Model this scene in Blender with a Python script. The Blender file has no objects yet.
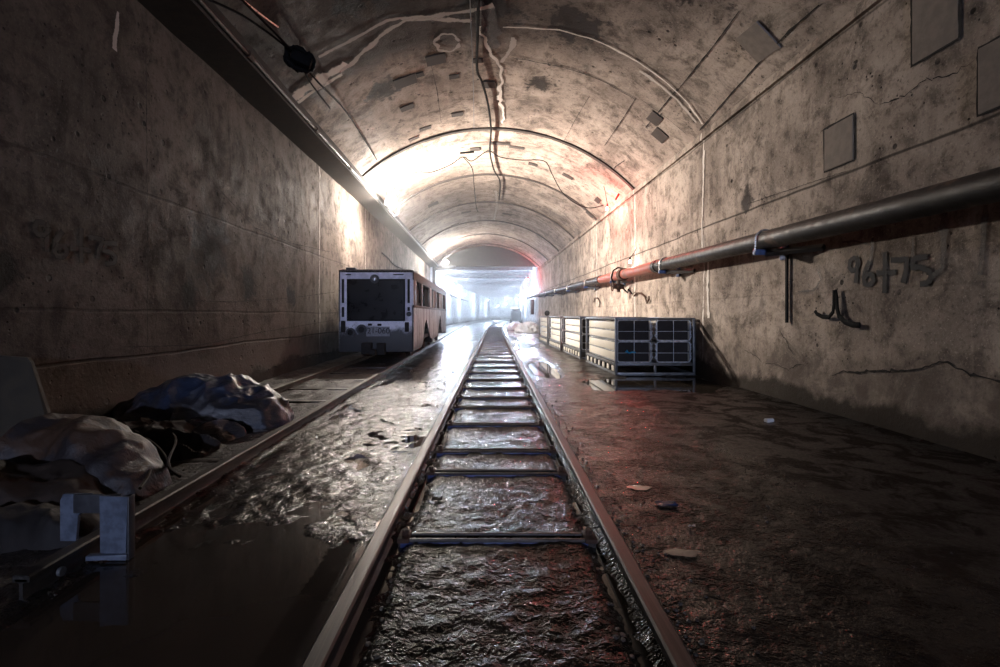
import bpy, bmesh, math, random
from mathutils import Vector, Matrix, noise
random.seed(7)
S = bpy.context.scene
COL = S.collection
PI = math.pi
CH = 1.55                                   # eye height above the mud

# ------------------------------------------------------------------ measuring
def curve_x(y):                             # the line bends gently to the right far away
    return 0.0006 * (y - 40) ** 2 if y > 40 else 0.0
XL, XR = -5.0, 5.4                          # side walls
AXC, AR, AHC = 0.35, 6.98, CH - 0.40        # vault circle: centre x, radius, centre height
LX, LZ = -4.21, CH + 4.55                   # edge of the left ledge
PORTAL = 48.0
def arch_z(x):
    return AHC + math.sqrt(max(0, AR ** 2 - (x - AXC) ** 2))
A0 = math.atan2(arch_z(LX) - AHC, LX - AXC)
A1 = math.asin((CH + 4.42 - AHC) / AR)
def wall_r(px, py, off=0.0):
    x = XR - off; y = x * 500 / (px - 482.0)
    return Vector((x, y, CH + (314.5 - py) / 500 * y))
def wall_l(px, py, off=0.0):
    x = XL + off; y = x * 500 / (px - 482.0)
    return Vector((x, y, CH + (314.5 - py) / 500 * y))
def vault(px, py, off=0.0):
    dx, dz = (px - 482.0) / 500, (314.5 - py) / 500
    r = AR - off; b0 = CH - AHC
    a = dx * dx + dz * dz; b = 2 * (-dx * AXC + dz * b0); c = AXC ** 2 + b0 ** 2 - r * r
    y = (-b + math.sqrt(b * b - 4 * a * c)) / (2 * a)
    return Vector((dx * y, y, CH + dz * y))
def ground(px, py, z=0.0):
    y = (CH - z) * 500 / (py - 314.5)
    return Vector(((px - 482.0) / 500 * y, y, z))
def track_c(y): return 0.02 + 0.024 * y + curve_x(y)
def ltrack_c(y): return -3.245 + curve_x(y)
def sm(a, b, t):
    t = max(0.0, min(1.0, (t - a) / (b - a))); return t * t * (3 - 2 * t)

# ------------------------------------------------------------------ mesh building
def wall_d(X, y, z):
    d = .018 * noise.fractal(Vector((y * .8, z * .8, X)), 0.9, 2.1, 4)
    return d + .05 * (1 - sm(.25, .55, z + .35 * noise.fractal(Vector((y * .9, 7, X)), 0.9, 2.1, 3)))
SURF = {}
class MB:
    def __init__(s): s.v = []; s.f = []; s.uv = {}
    def add(s, vs, fs):
        n = len(s.v); s.v += [tuple(v) for v in vs]; s.f += [tuple(i + n for i in f) for f in fs]; return s
    def box(s, c, d, rz=0.0, rx=0.0, ry=0.0, bev=0.0):
        bm = bmesh.new(); bmesh.ops.create_cube(bm, size=1.0)
        for v in bm.verts: v.co = Vector((v.co.x * d[0], v.co.y * d[1], v.co.z * d[2]))
        if bev: bmesh.ops.bevel(bm, geom=bm.edges[:], offset=bev, segments=2, affect='EDGES', profile=0.5)
        M = Matrix.Translation(c) @ Matrix.Rotation(rz, 4, 'Z') @ Matrix.Rotation(ry, 4, 'Y') @ Matrix.Rotation(rx, 4, 'X')
        bm.transform(M); s.bm(bm); return s
    def bm(s, bm):
        bm.verts.index_update(); s.add([v.co[:] for v in bm.verts], [[v.index for v in f.verts] for f in bm.faces]); bm.free(); return s
    def tube(s, pts, r, n=8, closed=False, flat=1.0):
        pts = [Vector(p) for p in pts]; m = len(pts); rs = r if isinstance(r, (list, tuple)) else [r] * m
        vs = []; up = None
        for i, p in enumerate(pts):
            a = pts[(i - 1) % m] if (closed or i) else p; b = pts[(i + 1) % m] if (closed or i < m - 1) else p
            t = (b - a).normalized()
            if up is None: up = Vector((0, 0, 1)) if abs(t.z) < .9 else Vector((1, 0, 0))
            x = t.cross(up); x.normalize(); z = x.cross(t).normalized(); up = z
            for k in range(n):
                q = 2 * PI * k / n; vs.append(p + x * math.cos(q) * rs[i] + z * math.sin(q) * rs[i] * flat)
        fs = []
        for i in range(m if closed else m - 1):
            for k in range(n):
                j = (i + 1) % m; fs.append((i * n + k, i * n + (k + 1) % n, j * n + (k + 1) % n, j * n + k))
        if not closed: fs += [tuple(range(n))[::-1], tuple(range((m - 1) * n, m * n))]
        return s.add(vs, fs)
    def cyl(s, a, b, r, n=16, r2=None): return s.tube([a, b], [r, r if r2 is None else r2], n)
    def ball(s, c, r, sc=(1, 1, 1), seg=12):
        bm = bmesh.new(); bmesh.ops.create_uvsphere(bm, u_segments=seg, v_segments=max(4, seg // 2 + 1), radius=r)
        for v in bm.verts: v.co = Vector((v.co.x * sc[0], v.co.y * sc[1], v.co.z * sc[2])) + Vector(c)
        return s.bm(bm)
    def prism(s, prof, path):               # prof: (x,z) outline, path: list of (x,y,z) offsets
        n = len(prof); vs = []
        for (x, y, z) in path: vs += [(x + a, y, z + b) for a, b in prof]
        fs = [(i * n + k, i * n + (k + 1) % n, (i + 1) * n + (k + 1) % n, (i + 1) * n + k) for i in range(len(path) - 1) for k in range(n)]
        fs += [tuple(range(n))[::-1], tuple(range((len(path) - 1) * n, len(path) * n))]
        return s.add(vs, fs)
    def ribbon(s, pts, w, nf, lift=0.003):  # strip lying on a surface, uv x along, y across
        pts = [Vector(p) for p in pts]; m = len(pts); ws = w if isinstance(w, (list, tuple)) else [w] * m
        base = len(s.v); L = 0
        for i, p in enumerate(pts):
            t = (pts[min(m - 1, i + 1)] - pts[max(0, i - 1)]).normalized(); nn = nf(p); x = t.cross(nn).normalized()
            q = p + nn * (lift + (SURF[nf](p) if nf in SURF else 0))
            for sgn in (-1, 0, 1): s.v.append(tuple(q + x * sgn * ws[i] / 2))
            if i: L += (p - pts[i - 1]).length
            for k in range(3): s.uv[base + 3 * i + k] = (L, k * .5)
        for i in range(m - 1):
            for k in range(2):
                a = base + 3 * i + k; s.f.append((a, a + 1, a + 4, a + 3))
        return s
    def build(s, name, mat, parent=None, smooth=True, label=None, origin=True):
        off = Vector((0, 0, 0))
        if parent is not None:
            off = Vector(parent.location) if parent.type == 'EMPTY' else Vector(parent.get('_o', (0, 0, 0)))
            if parent.parent is not None: off = off + Vector(parent.parent.location)
        elif origin and s.v:
            xs = [v[0] for v in s.v]; ys = [v[1] for v in s.v]; zs = [v[2] for v in s.v]
            off = Vector(((min(xs) + max(xs)) / 2, (min(ys) + max(ys)) / 2, min(zs)))
        me = bpy.data.meshes.new(name); me.from_pydata([tuple(Vector(v) - off) for v in s.v], [], s.f)
        if s.uv:
            l = me.uv_layers.new(name='UVMap')
            for lp in me.loops: l.data[lp.index].uv = s.uv.get(lp.vertex_index, (0, 0))
        bm = bmesh.new(); bm.from_mesh(me); bmesh.ops.recalc_face_normals(bm, faces=bm.faces[:]); bm.to_mesh(me); bm.free()
        me.materials.append(mat)
        if smooth:
            me.shade_smooth()
            try: me.set_sharp_from_angle(angle=math.radians(38))
            except Exception: pass
        o = bpy.data.objects.new(name, me); COL.objects.link(o)
        if parent is not None: o.parent = parent
        else: o.location = off
        if label: o['label'] = label
        return o
def tag(o, label, cat, group=None, kind=None):
    o['label'] = label
    if cat: o['category'] = cat
    if group: o['group'] = group
    if kind: o['kind'] = kind
    return o
def thing(name, label, cat, loc, group=None):
    o = bpy.data.objects.new(name, None); o.empty_display_size = .2; COL.objects.link(o); o.location = loc
    return tag(o, label, cat, group)
def struct(o): o['kind'] = 'structure'; return o
def copy_tree(o, parent=None):
    c = o.copy(); COL.objects.link(c); c.parent = parent
    for ch in list(o.children): copy_tree(ch, c)
    return c
def wpart(name, mb, mat, wall, smooth=True, label=None):   # a fixture or mark that belongs to a wall or the vault (their origin is 0)
    return mb.build(name, mat, wall, smooth, label)

# ------------------------------------------------------------------ materials
class N:
    def __init__(s, name):
        s.m = bpy.data.materials.new(name); s.m.use_nodes = True; s.t = s.m.node_tree
        s.b = s.t.nodes['Principled BSDF']; s.o = s.t.nodes['Material Output']
    def n(s, typ, **kw):
        x = s.t.nodes.new(typ)
        for k, v in kw.items():
            if k.startswith('_'): setattr(x, k[1:], v)
            else: s.put(x.inputs[k.replace('__', ' ')], v)
        return x
    def put(s, sock, v):
        if isinstance(v, bpy.types.NodeSocket): s.t.links.new(v, sock)
        elif isinstance(v, bpy.types.Node): s.t.links.new(v.outputs[0], sock)
        else:
            if sock.type == 'RGBA' and len(v) == 3: v = (*v, 1)
            sock.default_value = v
    def pos(s, sc=(1, 1, 1)):
        g = s.t.nodes.get('GEO') or s.t.nodes.new('ShaderNodeNewGeometry'); g.name = 'GEO'
        m = s.n('ShaderNodeMapping'); s.put(m.inputs['Vector'], g.outputs['Position']); m.inputs['Scale'].default_value = sc
        return m.outputs[0]
    def objpos(s, sc=(1, 1, 1)):
        g = s.n('ShaderNodeTexCoord'); m = s.n('ShaderNodeMapping'); s.put(m.inputs['Vector'], g.outputs['Object']); m.inputs['Scale'].default_value = sc
        return m.outputs[0]
    def noise(s, vec, scale, detail=5, rough=.55, dist=0.0):
        x = s.n('ShaderNodeTexNoise', Vector=vec, Scale=scale, Detail=detail, Roughness=rough, Distortion=dist); return x.outputs['Fac']
    def vor(s, vec, scale, feature='F1'):
        x = s.n('ShaderNodeTexVoronoi', Vector=vec, Scale=scale); x.feature = feature; return x.outputs['Distance']
    def ramp(s, fac, a, b, lo=0.0, hi=1.0):
        x = s.n('ShaderNodeMapRange', Value=fac); x.interpolation_type = 'SMOOTHSTEP'
        x.inputs['From Min'].default_value = a; x.inputs['From Max'].default_value = b
        x.inputs['To Min'].default_value = lo; x.inputs['To Max'].default_value = hi; return x.outputs[0]
    def mix(s, f, a, b, mode='MIX'):
        x = s.t.nodes.new('ShaderNodeMix'); x.data_type = 'RGBA'; x.blend_type = mode
        s.put(x.inputs[0], f); s.put(x.inputs[6], a); s.put(x.inputs[7], b); return x.outputs[2]
    def math(s, op, a, b=0.0, c=0.0):
        x = s.t.nodes.new('ShaderNodeMath'); x.operation = op; s.put(x.inputs[0], a); s.put(x.inputs[1], b); s.put(x.inputs[2], c); return x.outputs[0]
    def bump(s, h, strength=.5, dist=.02, prev=None):
        x = s.n('ShaderNodeBump', Height=h, Strength=strength, Distance=dist)
        if prev is not None: s.put(x.inputs['Normal'], prev)
        return x.outputs[0]
    def axis(s, k):
        g = s.t.nodes.get('GEO') or s.t.nodes.new('ShaderNodeNewGeometry'); g.name = 'GEO'
        x = s.n('ShaderNodeSeparateXYZ'); s.put(x.inputs[0], g.outputs['Position']); return x.outputs[k]
    def done(s, col=None, rough=None, normal=None, **kw):
        if col is not None: s.put(s.b.inputs['Base Color'], col)
        if rough is not None: s.put(s.b.inputs['Roughness'], rough)
        if normal is not None: s.put(s.b.inputs['Normal'], normal)
        for k, v in kw.items(): s.put(s.b.inputs[k.replace('__', ' ')], v)
        return s.m

def simple(name, col, rough=.6, metal=0.0, var=.35, sc=14, bump=.3, dirt=None, spec=.4):
    m = N(name); p = m.objpos(); f = m.noise(p, sc, 6, .6); f2 = m.noise(p, sc * .23, 4)
    dk = tuple(c * (1 - var) for c in col)
    c = m.mix(m.ramp(f, .35, .65), dk, col)
    if dirt: c = m.mix(m.ramp(f2, dirt[1], dirt[1] + .12), c, dirt[0])
    return m.done(c, m.ramp(f, .3, .7, max(0, rough - .12), min(1, rough + .12)), m.bump(f, bump, .01), Metallic=metal, Specular__IOR__Level=spec)

def concrete(name, A, B, dark, streak=(1, 1, 1), damp=True, blotches=(), joints=(), near_dark=False, near_dim=0, lines=()):
    m = N(name); p = m.pos()
    big = m.noise(p, .55, 5, .6, .4); mid = m.noise(p, 2.6, 7, .68, .3); fine = m.noise(p, 17, 6, .7)
    st = m.noise(m.pos(streak), 1.0, 6, .65, .2)
    c = m.mix(m.ramp(big, .36, .64), A, B)
    c = m.mix(m.math('MULTIPLY', m.ramp(mid, .47, .67), .66), c, dark)
    c = m.mix(m.math('MULTIPLY', m.ramp(m.noise(p, .9, 8, .74, .8), .49, .64), .62), c, dark)
    c = m.mix(m.math('MULTIPLY', m.ramp(st, .54, .72), .35), c, dark)
    c = m.mix(m.math('MULTIPLY', m.ramp(st, .46, .30), .35), c, tuple(min(1, x * 1.35) for x in A))
    c = m.mix(m.math('MULTIPLY', m.ramp(fine, .52, .68), .55), c, dark)
    c = m.mix(m.math('MULTIPLY', m.ramp(m.noise(p, 30, 4, .7), .45, .30), .4), c, tuple(min(1, x * 1.5) for x in A))
    pit = m.vor(p, 3.3); pitn = m.noise(p, 1.3, 3)
    pits = m.math('MULTIPLY', m.ramp(pit, .16, .10), m.ramp(pitn, .48, .62))
    pit2 = m.vor(p, 9.0); pits2 = m.math('MULTIPLY', m.ramp(pit2, .17, .12), m.ramp(pitn, .52, .60))
    pa = m.math('MAXIMUM', pits, pits2)
    c = m.mix(m.math('MULTIPLY', pa, .9), c, tuple(x * .28 for x in dark))
    h = m.math('MULTIPLY_ADD', mid, .6, m.math('MULTIPLY', fine, .35))
    h = m.math('SUBTRACT', h, m.math('MULTIPLY', pa, .6))
    Y = m.axis(1); Z = m.axis(2)
    for (y0, wd) in joints:                  # white lime bleeding out of the pour joints with a dark core
        wob = m.math('MULTIPLY_ADD', m.noise(m.pos((1, 1, .8)), 2.0, 4), .30, y0 - .15)
        d = m.math('ABSOLUTE', m.math('SUBTRACT', Y, wob))
        c = m.mix(m.math('MULTIPLY', m.ramp(d, wd * 4.5, wd), m.ramp(mid, .38, .6, .2, .65)), c, (.16, .13, .115))
        c = m.mix(m.math('MULTIPLY', m.ramp(d, wd, wd * .3), m.ramp(mid, .36, .52)), c, (.72, .66, .60))
    for (z0, amp) in lines:                  # board and lift lines left by the formwork
        d = m.math('ABSOLUTE', m.math('SUBTRACT', Z, m.math('MULTIPLY_ADD', m.noise(m.pos((1, .35, 1)), 1.2, 3), .12, z0 - .06)))
        k = m.ramp(d, .03, .006); c = m.mix(m.math('MULTIPLY', k, amp), c, tuple(x * .3 for x in dark)); h = m.math('SUBTRACT', h, m.math('MULTIPLY', k, .5 * amp))
    if near_dim:                                # near bays darkened in colour for the lamp's falloff; cleaner bay beyond
        k = m.ramp(m.math('ADD', Y, m.math('MULTIPLY', m.math('SUBTRACT', mid, .5), 3.0)), 17.5, 12.5); c = m.mix(m.math('MULTIPLY', k, near_dim), c, (.022, .018, .015))
    if near_dark:  # darker before the pour joint and towards the left side
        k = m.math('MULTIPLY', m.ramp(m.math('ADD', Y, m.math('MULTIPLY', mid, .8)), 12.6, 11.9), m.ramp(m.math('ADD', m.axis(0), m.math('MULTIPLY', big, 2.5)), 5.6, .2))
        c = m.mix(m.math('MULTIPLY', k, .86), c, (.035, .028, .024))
    for (bx, by, bz, r) in blotches:
        v = m.n('ShaderNodeVectorMath'); v.operation = 'DISTANCE'; m.put(v.inputs[0], m.pos()); v.inputs[1].default_value = (bx, by, bz)
        d = m.math('ADD', v.outputs['Value'], m.math('MULTIPLY', m.math('SUBTRACT', mid, .5), r * 3.2))
        c = m.mix(m.math('MULTIPLY', m.ramp(d, r, r * .45), .9), c, (.010, .009, .008))
    if damp:                                 # tide mark of silt along the foot of the wall
        z = m.math('ADD', Z, m.math('MULTIPLY', m.math('SUBTRACT', m.noise(m.pos((.5, .5, .5)), 1.4, 7, .62), .5), 1.1))
        c = m.mix(m.math('MULTIPLY', m.ramp(z, 1.25, .55), m.ramp(mid, .3, .62, .35, .85)), c, (.11, .09, .078))
        c = m.mix(m.ramp(z, .42, .26), c, (.035, .029, .024))
    nb = m.bump(h, .75, .035); nb = m.bump(m.noise(p, 55, 4, .7), .35, .006, nb)
    return m.done(c, m.ramp(mid, .3, .7, .62, .88), nb, Specular__IOR__Level=.08)

WA, WB, WD = (.42, .35, .295), (.22, .180, .150), (.050, .040, .034)
M = {}
M['wall_r'] = concrete('old_concrete_right', WA, WB, WD, (1.2, 2.6, .28), True, [(5.4, 11.9, 1.15, .35), (5.4, 10.2, 3.9, .3)], [(12.2, .035), (17.65, .05), (23.5, .05), (29.4, .05), (35.3, .05)], lines=[(3.65, .8), (1.9, .15), (5.75, .6)])
M['wall_l'] = concrete('old_concrete_left', tuple(c * .62 for c in WA), tuple(c * .62 for c in WB), tuple(c * .5 for c in WD), (1.2, 2.6, .28), True, [(-5, 9.2, 2.75, .75), (-5, 10.7, 2.2, .5), (-5, 8.5, 1.9, .35), (-5, 5.2, 2.0, .3), (-5, 13.1, 2.0, .35)], [(15.4, .03), (21.5, .04), (28, .04)], near_dim=.62, lines=[(3.35, .35), (.95, .8), (1.6, .3)])
M['vault'] = concrete('old_concrete_vault', (.42, .35, .295), (.24, .197, .165), (.050, .040, .034), (2.4, .35, 2.4), False, [(.2, 10.6, 8.1, .8), (2.0, 11, 7.8, .9), (-2.2, 9.4, 7.5, .9), (-.8, 7.4, 8.1, 1.2), (3.6, 8.4, 7.3, .9), (1.6, 14, 7.9, .55), (-2.6, 13.2, 7.4, .6)], [], near_dark=True)
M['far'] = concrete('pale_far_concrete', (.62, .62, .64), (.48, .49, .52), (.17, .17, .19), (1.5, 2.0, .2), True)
M['ledge'] = simple('shade_dark_concrete', (.045, .037, .031), .9, 0, .5, 5, .5)  # concrete darkened in colour for the shade on soffit and bulkhead
M['calcite'] = simple('lime_bloom', (.72, .66, .58), .8, 0, .3, 20, .6)
M['patch'] = simple('mortar_patch_dark', (.055, .044, .037), .9, 0, .4, 9, .6)
M['patchl'] = simple('mortar_patch_pale', (.22, .185, .158), .9, 0, .25, 7, .6)
M['crack'] = simple('crack_shadow', (.02, .017, .015), 1, 0, .3)
M['rail'] = N('worn_rail_steel')
_m = M['rail']; _p = _m.pos((1, .12, 1)); _f = _m.noise(_p, 26, 6, .7); _g = _m.noise(_m.pos(), 9, 5, .6)
M['rail'] = _m.done(_m.mix(_m.ramp(_g, .4, .62), (.022, .019, .017), (.040, .034, .030)), _m.ramp(_f, .3, .7, .28, .62), _m.bump(_f, .35, .006), Metallic=.35)
_m = N('polished_rail_head'); _f = _m.noise(_m.pos((6, .1, 6)), 16, 6, .7)
M['railtop'] = _m.done(_m.mix(_m.ramp(_f, .38, .62), (.030, .027, .025), (.085, .076, .068)), _m.ramp(_f, .3, .7, .36, .6), _m.bump(_f, .25, .004), Metallic=.7)
M['tie'] = simple('muddy_painted_tie', (.055, .046, .04), .38, .2, .5, 12, .7)
M['tieblue'] = simple('blue_painted_tie_face', (.05, .07, .20), .4, .1, .5, 9, .5, ((.04, .032, .026), .56))
M['black'] = simple('black_rubber', (.006, .006, .006), .8, 0, .3, spec=.08)
M['pipe'] = simple('pipe_black_steel', (.022, .018, .016), .5, .1, .5, 8, .5, ((.11, .072, .05), .60))
M['pipered'] = simple('pipe_red_primer', (.27, .075, .05), .5, .1, .4, 8, .4, ((.12, .06, .05), .58))
M['bracket'] = simple('blue_bracket', (.02, .045, .13), .45, .3, .5, 20, .3, ((.03, .02, .016), .55))
M['galv'] = simple('galvanised_clamp', (.62, .60, .57), .35, .8, .3, 30, .2)
M['rust'] = simple('rusty_iron', (.075, .038, .024), .8, .3, .55, 14, .7)
M['galvframe'] = simple('grey_rack_steel', (.16, .165, .17), .45, .5, .35, 8, .3, ((.12, .105, .09), .57))
M['cage'] = simple('pale_tube_steel', (.82, .87, .95), .4, .5, .4, 12, .3)
M['panel'] = simple('cream_panel', (.50, .46, .39), .5, 0, .12, 3, .15, ((.50, .44, .36), .60))
M['bluestrap'] = simple('cyan_strap', (.03, .35, .62), .5)
M['lilac'] = simple('lilac_body_paint', (.86, .84, .98), .45, 0, .25, 4, .2, ((.20, .18, .20), .62))
_m = N('splashed_front_paint'); _n = _m.noise(_m.pos(), 4, 7, .7); _n2 = _m.noise(_m.pos(), 13, 5, .7)
_z = _m.math('ADD', _m.axis(2), _m.math('MULTIPLY', _m.math('SUBTRACT', _n, .5), .75))
_c = _m.mix(_m.ramp(_z, 1.30, .95), (.84, .84, .98), (.045, .043, .045))
_c = _m.mix(_m.math('MULTIPLY', _m.ramp(_n2, .6, .7), .7), _c, (.07, .06, .06))
M['front'] = _m.done(_c, .55, _m.bump(_n2, .2, .01))
_m = N('rust_streaked_side'); _s = _m.noise(_m.pos((3, 2.2, .3)), 1.6, 6, .7); _n = _m.noise(_m.pos(), 6, 6, .7)
_c = _m.mix(_m.ramp(_s, .42, .62), (.48, .47, .46), (.13, .105, .095)); _c = _m.mix(_m.ramp(_n, .55, .68), _c, (.07, .055, .05))
_c = _m.mix(_m.ramp(_m.math('ADD', _m.axis(2), _m.math('MULTIPLY', _n, .7)), 1.15, .75), _c, (.05, .04, .035))
M['side'] = _m.done(_c, .6, _m.bump(_n, .3, .01))
M['sideframe'] = simple('brown_window_post', (.16, .125, .11), .6, .1, .5, 8, .4, ((.09, .06, .05), .56))
M['glass'] = simple('dirty_dark_glass', (.010, .008, .008), .35, 0, .2, 3, .05, spec=.2)
M['inside'] = simple('dark_interior', (.02, .016, .015), .8)
M['lens'] = simple('headlamp_lens', (.75, .75, .8), .08, .6, .1)
_m = N('blue_grey_tarpaulin'); _n = _m.noise(_m.objpos(), 2.2, 5, .6); _w = _m.noise(_m.objpos((1, 1, 2)), 9, 7, .7, 1.2)
_c = _m.mix(_m.ramp(_n, .42, .56), (.020, .029, .055), (.028, .026, .030)); _c = _m.mix(_m.ramp(_w, .56, .68), _c, (.022, .02, .02))
M['tarp'] = _m.done(_c, .33, _m.bump(_w, .5, .03), Specular__IOR__Level=.6)
_m = N('brown_tarpaulin'); _n = _m.noise(_m.objpos(), 2.6, 5, .6); _w = _m.noise(_m.objpos((1, 2, 1)), 7, 7, .7, 1.0)
_c = _m.mix(_m.ramp(_n, .45, .55), (.050, .026, .015), (.024, .019, .020))
M['tarpbrown'] = _m.done(_c, .5, _m.bump(_w, .55, .03))
M['tarpolive'] = simple('brown_cloth', (.034, .021, .014), .8, 0, .5, 6, .8)
M['darkcloth'] = simple('dark_cloth', (.018, .014, .013), .85, 0, .5, 8, .8)
M['board'] = simple('weathered_board', (.040, .030, .018), .75, 0, .4, 5, .5)
M['stopper'] = simple('blue_grey_scuffed_plate', (.11, .13, .175), .5, .1, .4, 16, .3, ((.06, .065, .085), .54))
M['plate'] = simple('grimy_plate', (.30, .30, .33), .6, 0, .4, 20, .3)
M['white'] = simple('dirty_white', (.68, .66, .64), .5, 0, .2, 12, .3)
M['whitetarp'] = simple('white_sheeting', (.75, .76, .80), .45, 0, .3, 2.4, .6, ((.30, .27, .26), .58))
M['bluebit'] = simple('blue_plastic', (.03, .05, .12), .35)
M['stone'] = simple('muddy_stone', (.06, .05, .042), .55, 0, .5, 20, .8)
M['beam'] = simple('painted_roof_beam', (.26, .26, .29), .6, .1, .35, 3, .4)
M['redplastic'] = simple('red_plastic', (.45, .03, .02), .4, 0, .2)
M['machine'] = simple('dark_machine', (.05, .05, .055), .5)
M['clearpet'] = simple('clear_bottle_plastic', (.45, .47, .47), .15, 0, .3, 8, .3)

def emit(name, col, strength):
    m = N(name); m.put(m.b.inputs['Emission Color'], col); m.b.inputs['Emission Strength'].default_value = strength
    m.put(m.b.inputs['Base Color'], (.8, .8, .8)); return m.m
POWER = {'bulbA': ((1.0, .90, .80), 7000), 'bulbB': ((1.0, .93, .86), 8000), 'bulbRed': ((1.0, .07, .055), 1000), 'bulbSmall': ((1.0, .86, .76), 40),
         'bulbSignal': ((1.0, .04, .05), 1100), 'bulbBlue': ((.64, .79, 1.0), 7800), 'bulbBack': ((.58, .68, 1.0), 68000)}
for k, (c, p) in POWER.items(): M[k] = emit('glass_' + k.lower(), c, 40)
M['added_flood'] = emit('added_flood_glass', (1.0, .90, .80), 40)
def light(kind, loc, parent, col, power, r):
    l = bpy.data.lights.new('light_source', kind); l.color = col; l.energy = power
    if kind == 'POINT': l.shadow_soft_size = r
    o = bpy.data.objects.new('light_source', l); COL.objects.link(o); o.parent = parent; o.location = Vector(loc) - Vector(parent.location); return o

# spray paint and lime stains: soft ragged edges
def stain(name, col, op=.9, rough=.8, scale=14, jag=1.3):
    m = N(name); uv = m.n('ShaderNodeTexCoord').outputs['UV']; s = m.n('ShaderNodeSeparateXYZ'); m.put(s.inputs[0], uv)
    d = m.math('SUBTRACT', 1.0, m.math('ABSOLUTE', m.math('MULTIPLY_ADD', s.outputs[1], 2.0, -1.0)))
    nz = m.noise(m.pos(), scale, 6, .7)
    a = m.ramp(m.math('ADD', d, m.math('MULTIPLY', m.math('SUBTRACT', nz, .5), jag)), .05, .5)
    m.put(m.b.inputs['Alpha'], m.math('MULTIPLY', a, op)); n2 = m.noise(m.pos(), 25, 4)
    return m.done(m.mix(n2, tuple(c * .75 for c in col), col), rough)
M['spray'] = stain('black_spray_paint', (.007, .006, .006), .95, jag=.35)
M['damp'] = stain('damp_streak', (.07, .058, .05), .6, .7, 6)
M['lime'] = stain('lime_streak', (.74, .67, .60), .9, .8, 10)
M['limesoft'] = stain('lime_trickle', (.62, .55, .49), .7, .8, 8)

# mud and water
def mudmat():
    m = N('wet_tunnel_mud'); p = m.pos(); X = m.axis(0); Y = m.axis(1)
    n1 = m.noise(p, 1.3, 6, .6); n2 = m.noise(p, 8, 4, .6, .4); n3 = m.noise(p, 40, 2, .6)
    right = m.ramp(X, .9, 1.9)
    c = m.mix(m.ramp(n1, .4, .62), (.007, .0055, .0045), (.014, .011, .0085))
    c = m.mix(right, c, m.mix(m.ramp(n1, .4, .6), (.016, .0105, .008), (.030, .020, .015)))
    lb = m.ramp(X, -2.4, -2.7); c = m.mix(lb, c, m.mix(m.ramp(n2, .4, .6), (.016, .012, .010), (.036, .028, .022)))
    wet = m.ramp(m.noise(p, 2.3, 5, .65, .6), .44, .58)
    r = m.math('SUBTRACT', m.ramp(n3, .35, .65, .13, .27), m.math('MULTIPLY', wet, .05))
    r = m.math('MULTIPLY_ADD', right, .01, r); r = m.math('MULTIPLY_ADD', lb, .4, r)
    silt = m.ramp(m.math('ADD', X, m.math('MULTIPLY', m.math('SUBTRACT', n1, .5), 1.6)), 2.3, 3.4)
    c = m.mix(silt, c, (.014, .011, .009)); r = m.math('MULTIPLY_ADD', silt, .25, r)
    amp = m.math('SUBTRACT', 1.0, m.math('MULTIPLY', silt, .85))
    h = m.math('MULTIPLY', m.math('ADD', n2, m.math('MULTIPLY', n3, .28)), amp)
    return m.done(c, r, m.bump(h, 1.0, .030), Specular__IOR__Level=m.math('MULTIPLY_ADD', silt, -.05, m.math('MULTIPLY_ADD', m.math('MULTIPLY', wet, m.ramp(m.math('ABSOLUTE', X), .75, 1.2)), .33, m.math('MULTIPLY_ADD', m.ramp(X, -.9, -.6), -.29, .36))))
M['mud'] = mudmat()
_m = N('puddle_water'); _n = _m.noise(_m.pos(), 1.1, 3); _n2 = _m.noise(_m.pos(), 14, 3)
M['water'] = _m.done(_m.mix(_n, (.020, .016, .012), (.040, .031, .024)), _m.ramp(_n2, .45, .7, .02, .08), _m.bump(_n2, .02, .01), IOR=1.33)
M['paintpuddle'] = simple('silty_puddle', (.19, .135, .105), .12, 0, .2, 5, .1)

# ------------------------------------------------------------------ floor
def fbm(x, y, z=0.0, o=4): return noise.fractal(Vector((x, y, z)), 0.9, 2.1, o)
def hground(x, y):
    xx = x - curve_x(y); d = abs(x - track_c(y))
    big = fbm(xx * .9, y * .55, 3.1, 4); mid = fbm(xx * 4.5, y * 4.5, 1.7, 4)
    near = 1 - sm(14, 34, y)
    fine = fbm(xx * 16, y * 16, .3, 3) if (y < 9 and xx < 2.2) else 0
    z = 0.0
    inn = 1 - sm(.66, .76, d)
    z += inn * (.026 + .012 * mid * near + .010 * fine + .006 * big - .036 * sm(.57, .64, d))
    # strip between the two tracks: churned mud with standing water
    bt = (1 - inn) * sm(-2.6, -2.35, xx) * (1 - sm(-.7, -.5, x - track_c(y)))
    lip = sm(.05, .5, 1 - abs((x - (track_c(y) - 2.45) / 2) / .9)) if y < 45 else 0
    z += bt * (.004 + .020 * big + .020 * mid + .010 * fine - .035 * (1 - sm(2.5, 3.9, y + .5 * (xx + 1.6) + .9 * big)))
    rt = (1 - inn) * sm(.5, .7, x - track_c(y))
    flat = sm(2.2, 3.2, xx)
    z += rt * (.022 + (.010 * big + .006 * mid) * (1 - .7 * flat) + .004 * fine * (1 - flat) + .012 * flat)
    e = ((xx - 3.9) / 1.9) ** 2 + ((y - 11.2) / 1.25) ** 2 + .9 * big
    z -= rt * .055 * (1 - sm(.5, 1.25, e))
    e2 = ((xx - 1.75 - .035 * (y - 13)) / .42) ** 2 + ((y - 14.2) / 3.0) ** 2 + .8 * big
    z -= rt * .05 * (1 - sm(.3, 1.1, e2))
    z -= rt * sm(18, 24, y) * (.03 + .03 * big)
    lf = 1 - sm(-2.6, -2.35, xx)
    z += lf * (.02 + .02 * mid + .03 * big + .03 * sm(-4.3, -5.0, xx))
    if y > 14: z += bt * (.01 - .0)
    return z
xs = []
x = -5.3
while x < 5.7:
    xs.append(x); x += .03 if -2.6 <= x < 1.3 else (.05 if x < 2.6 else .09)
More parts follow.
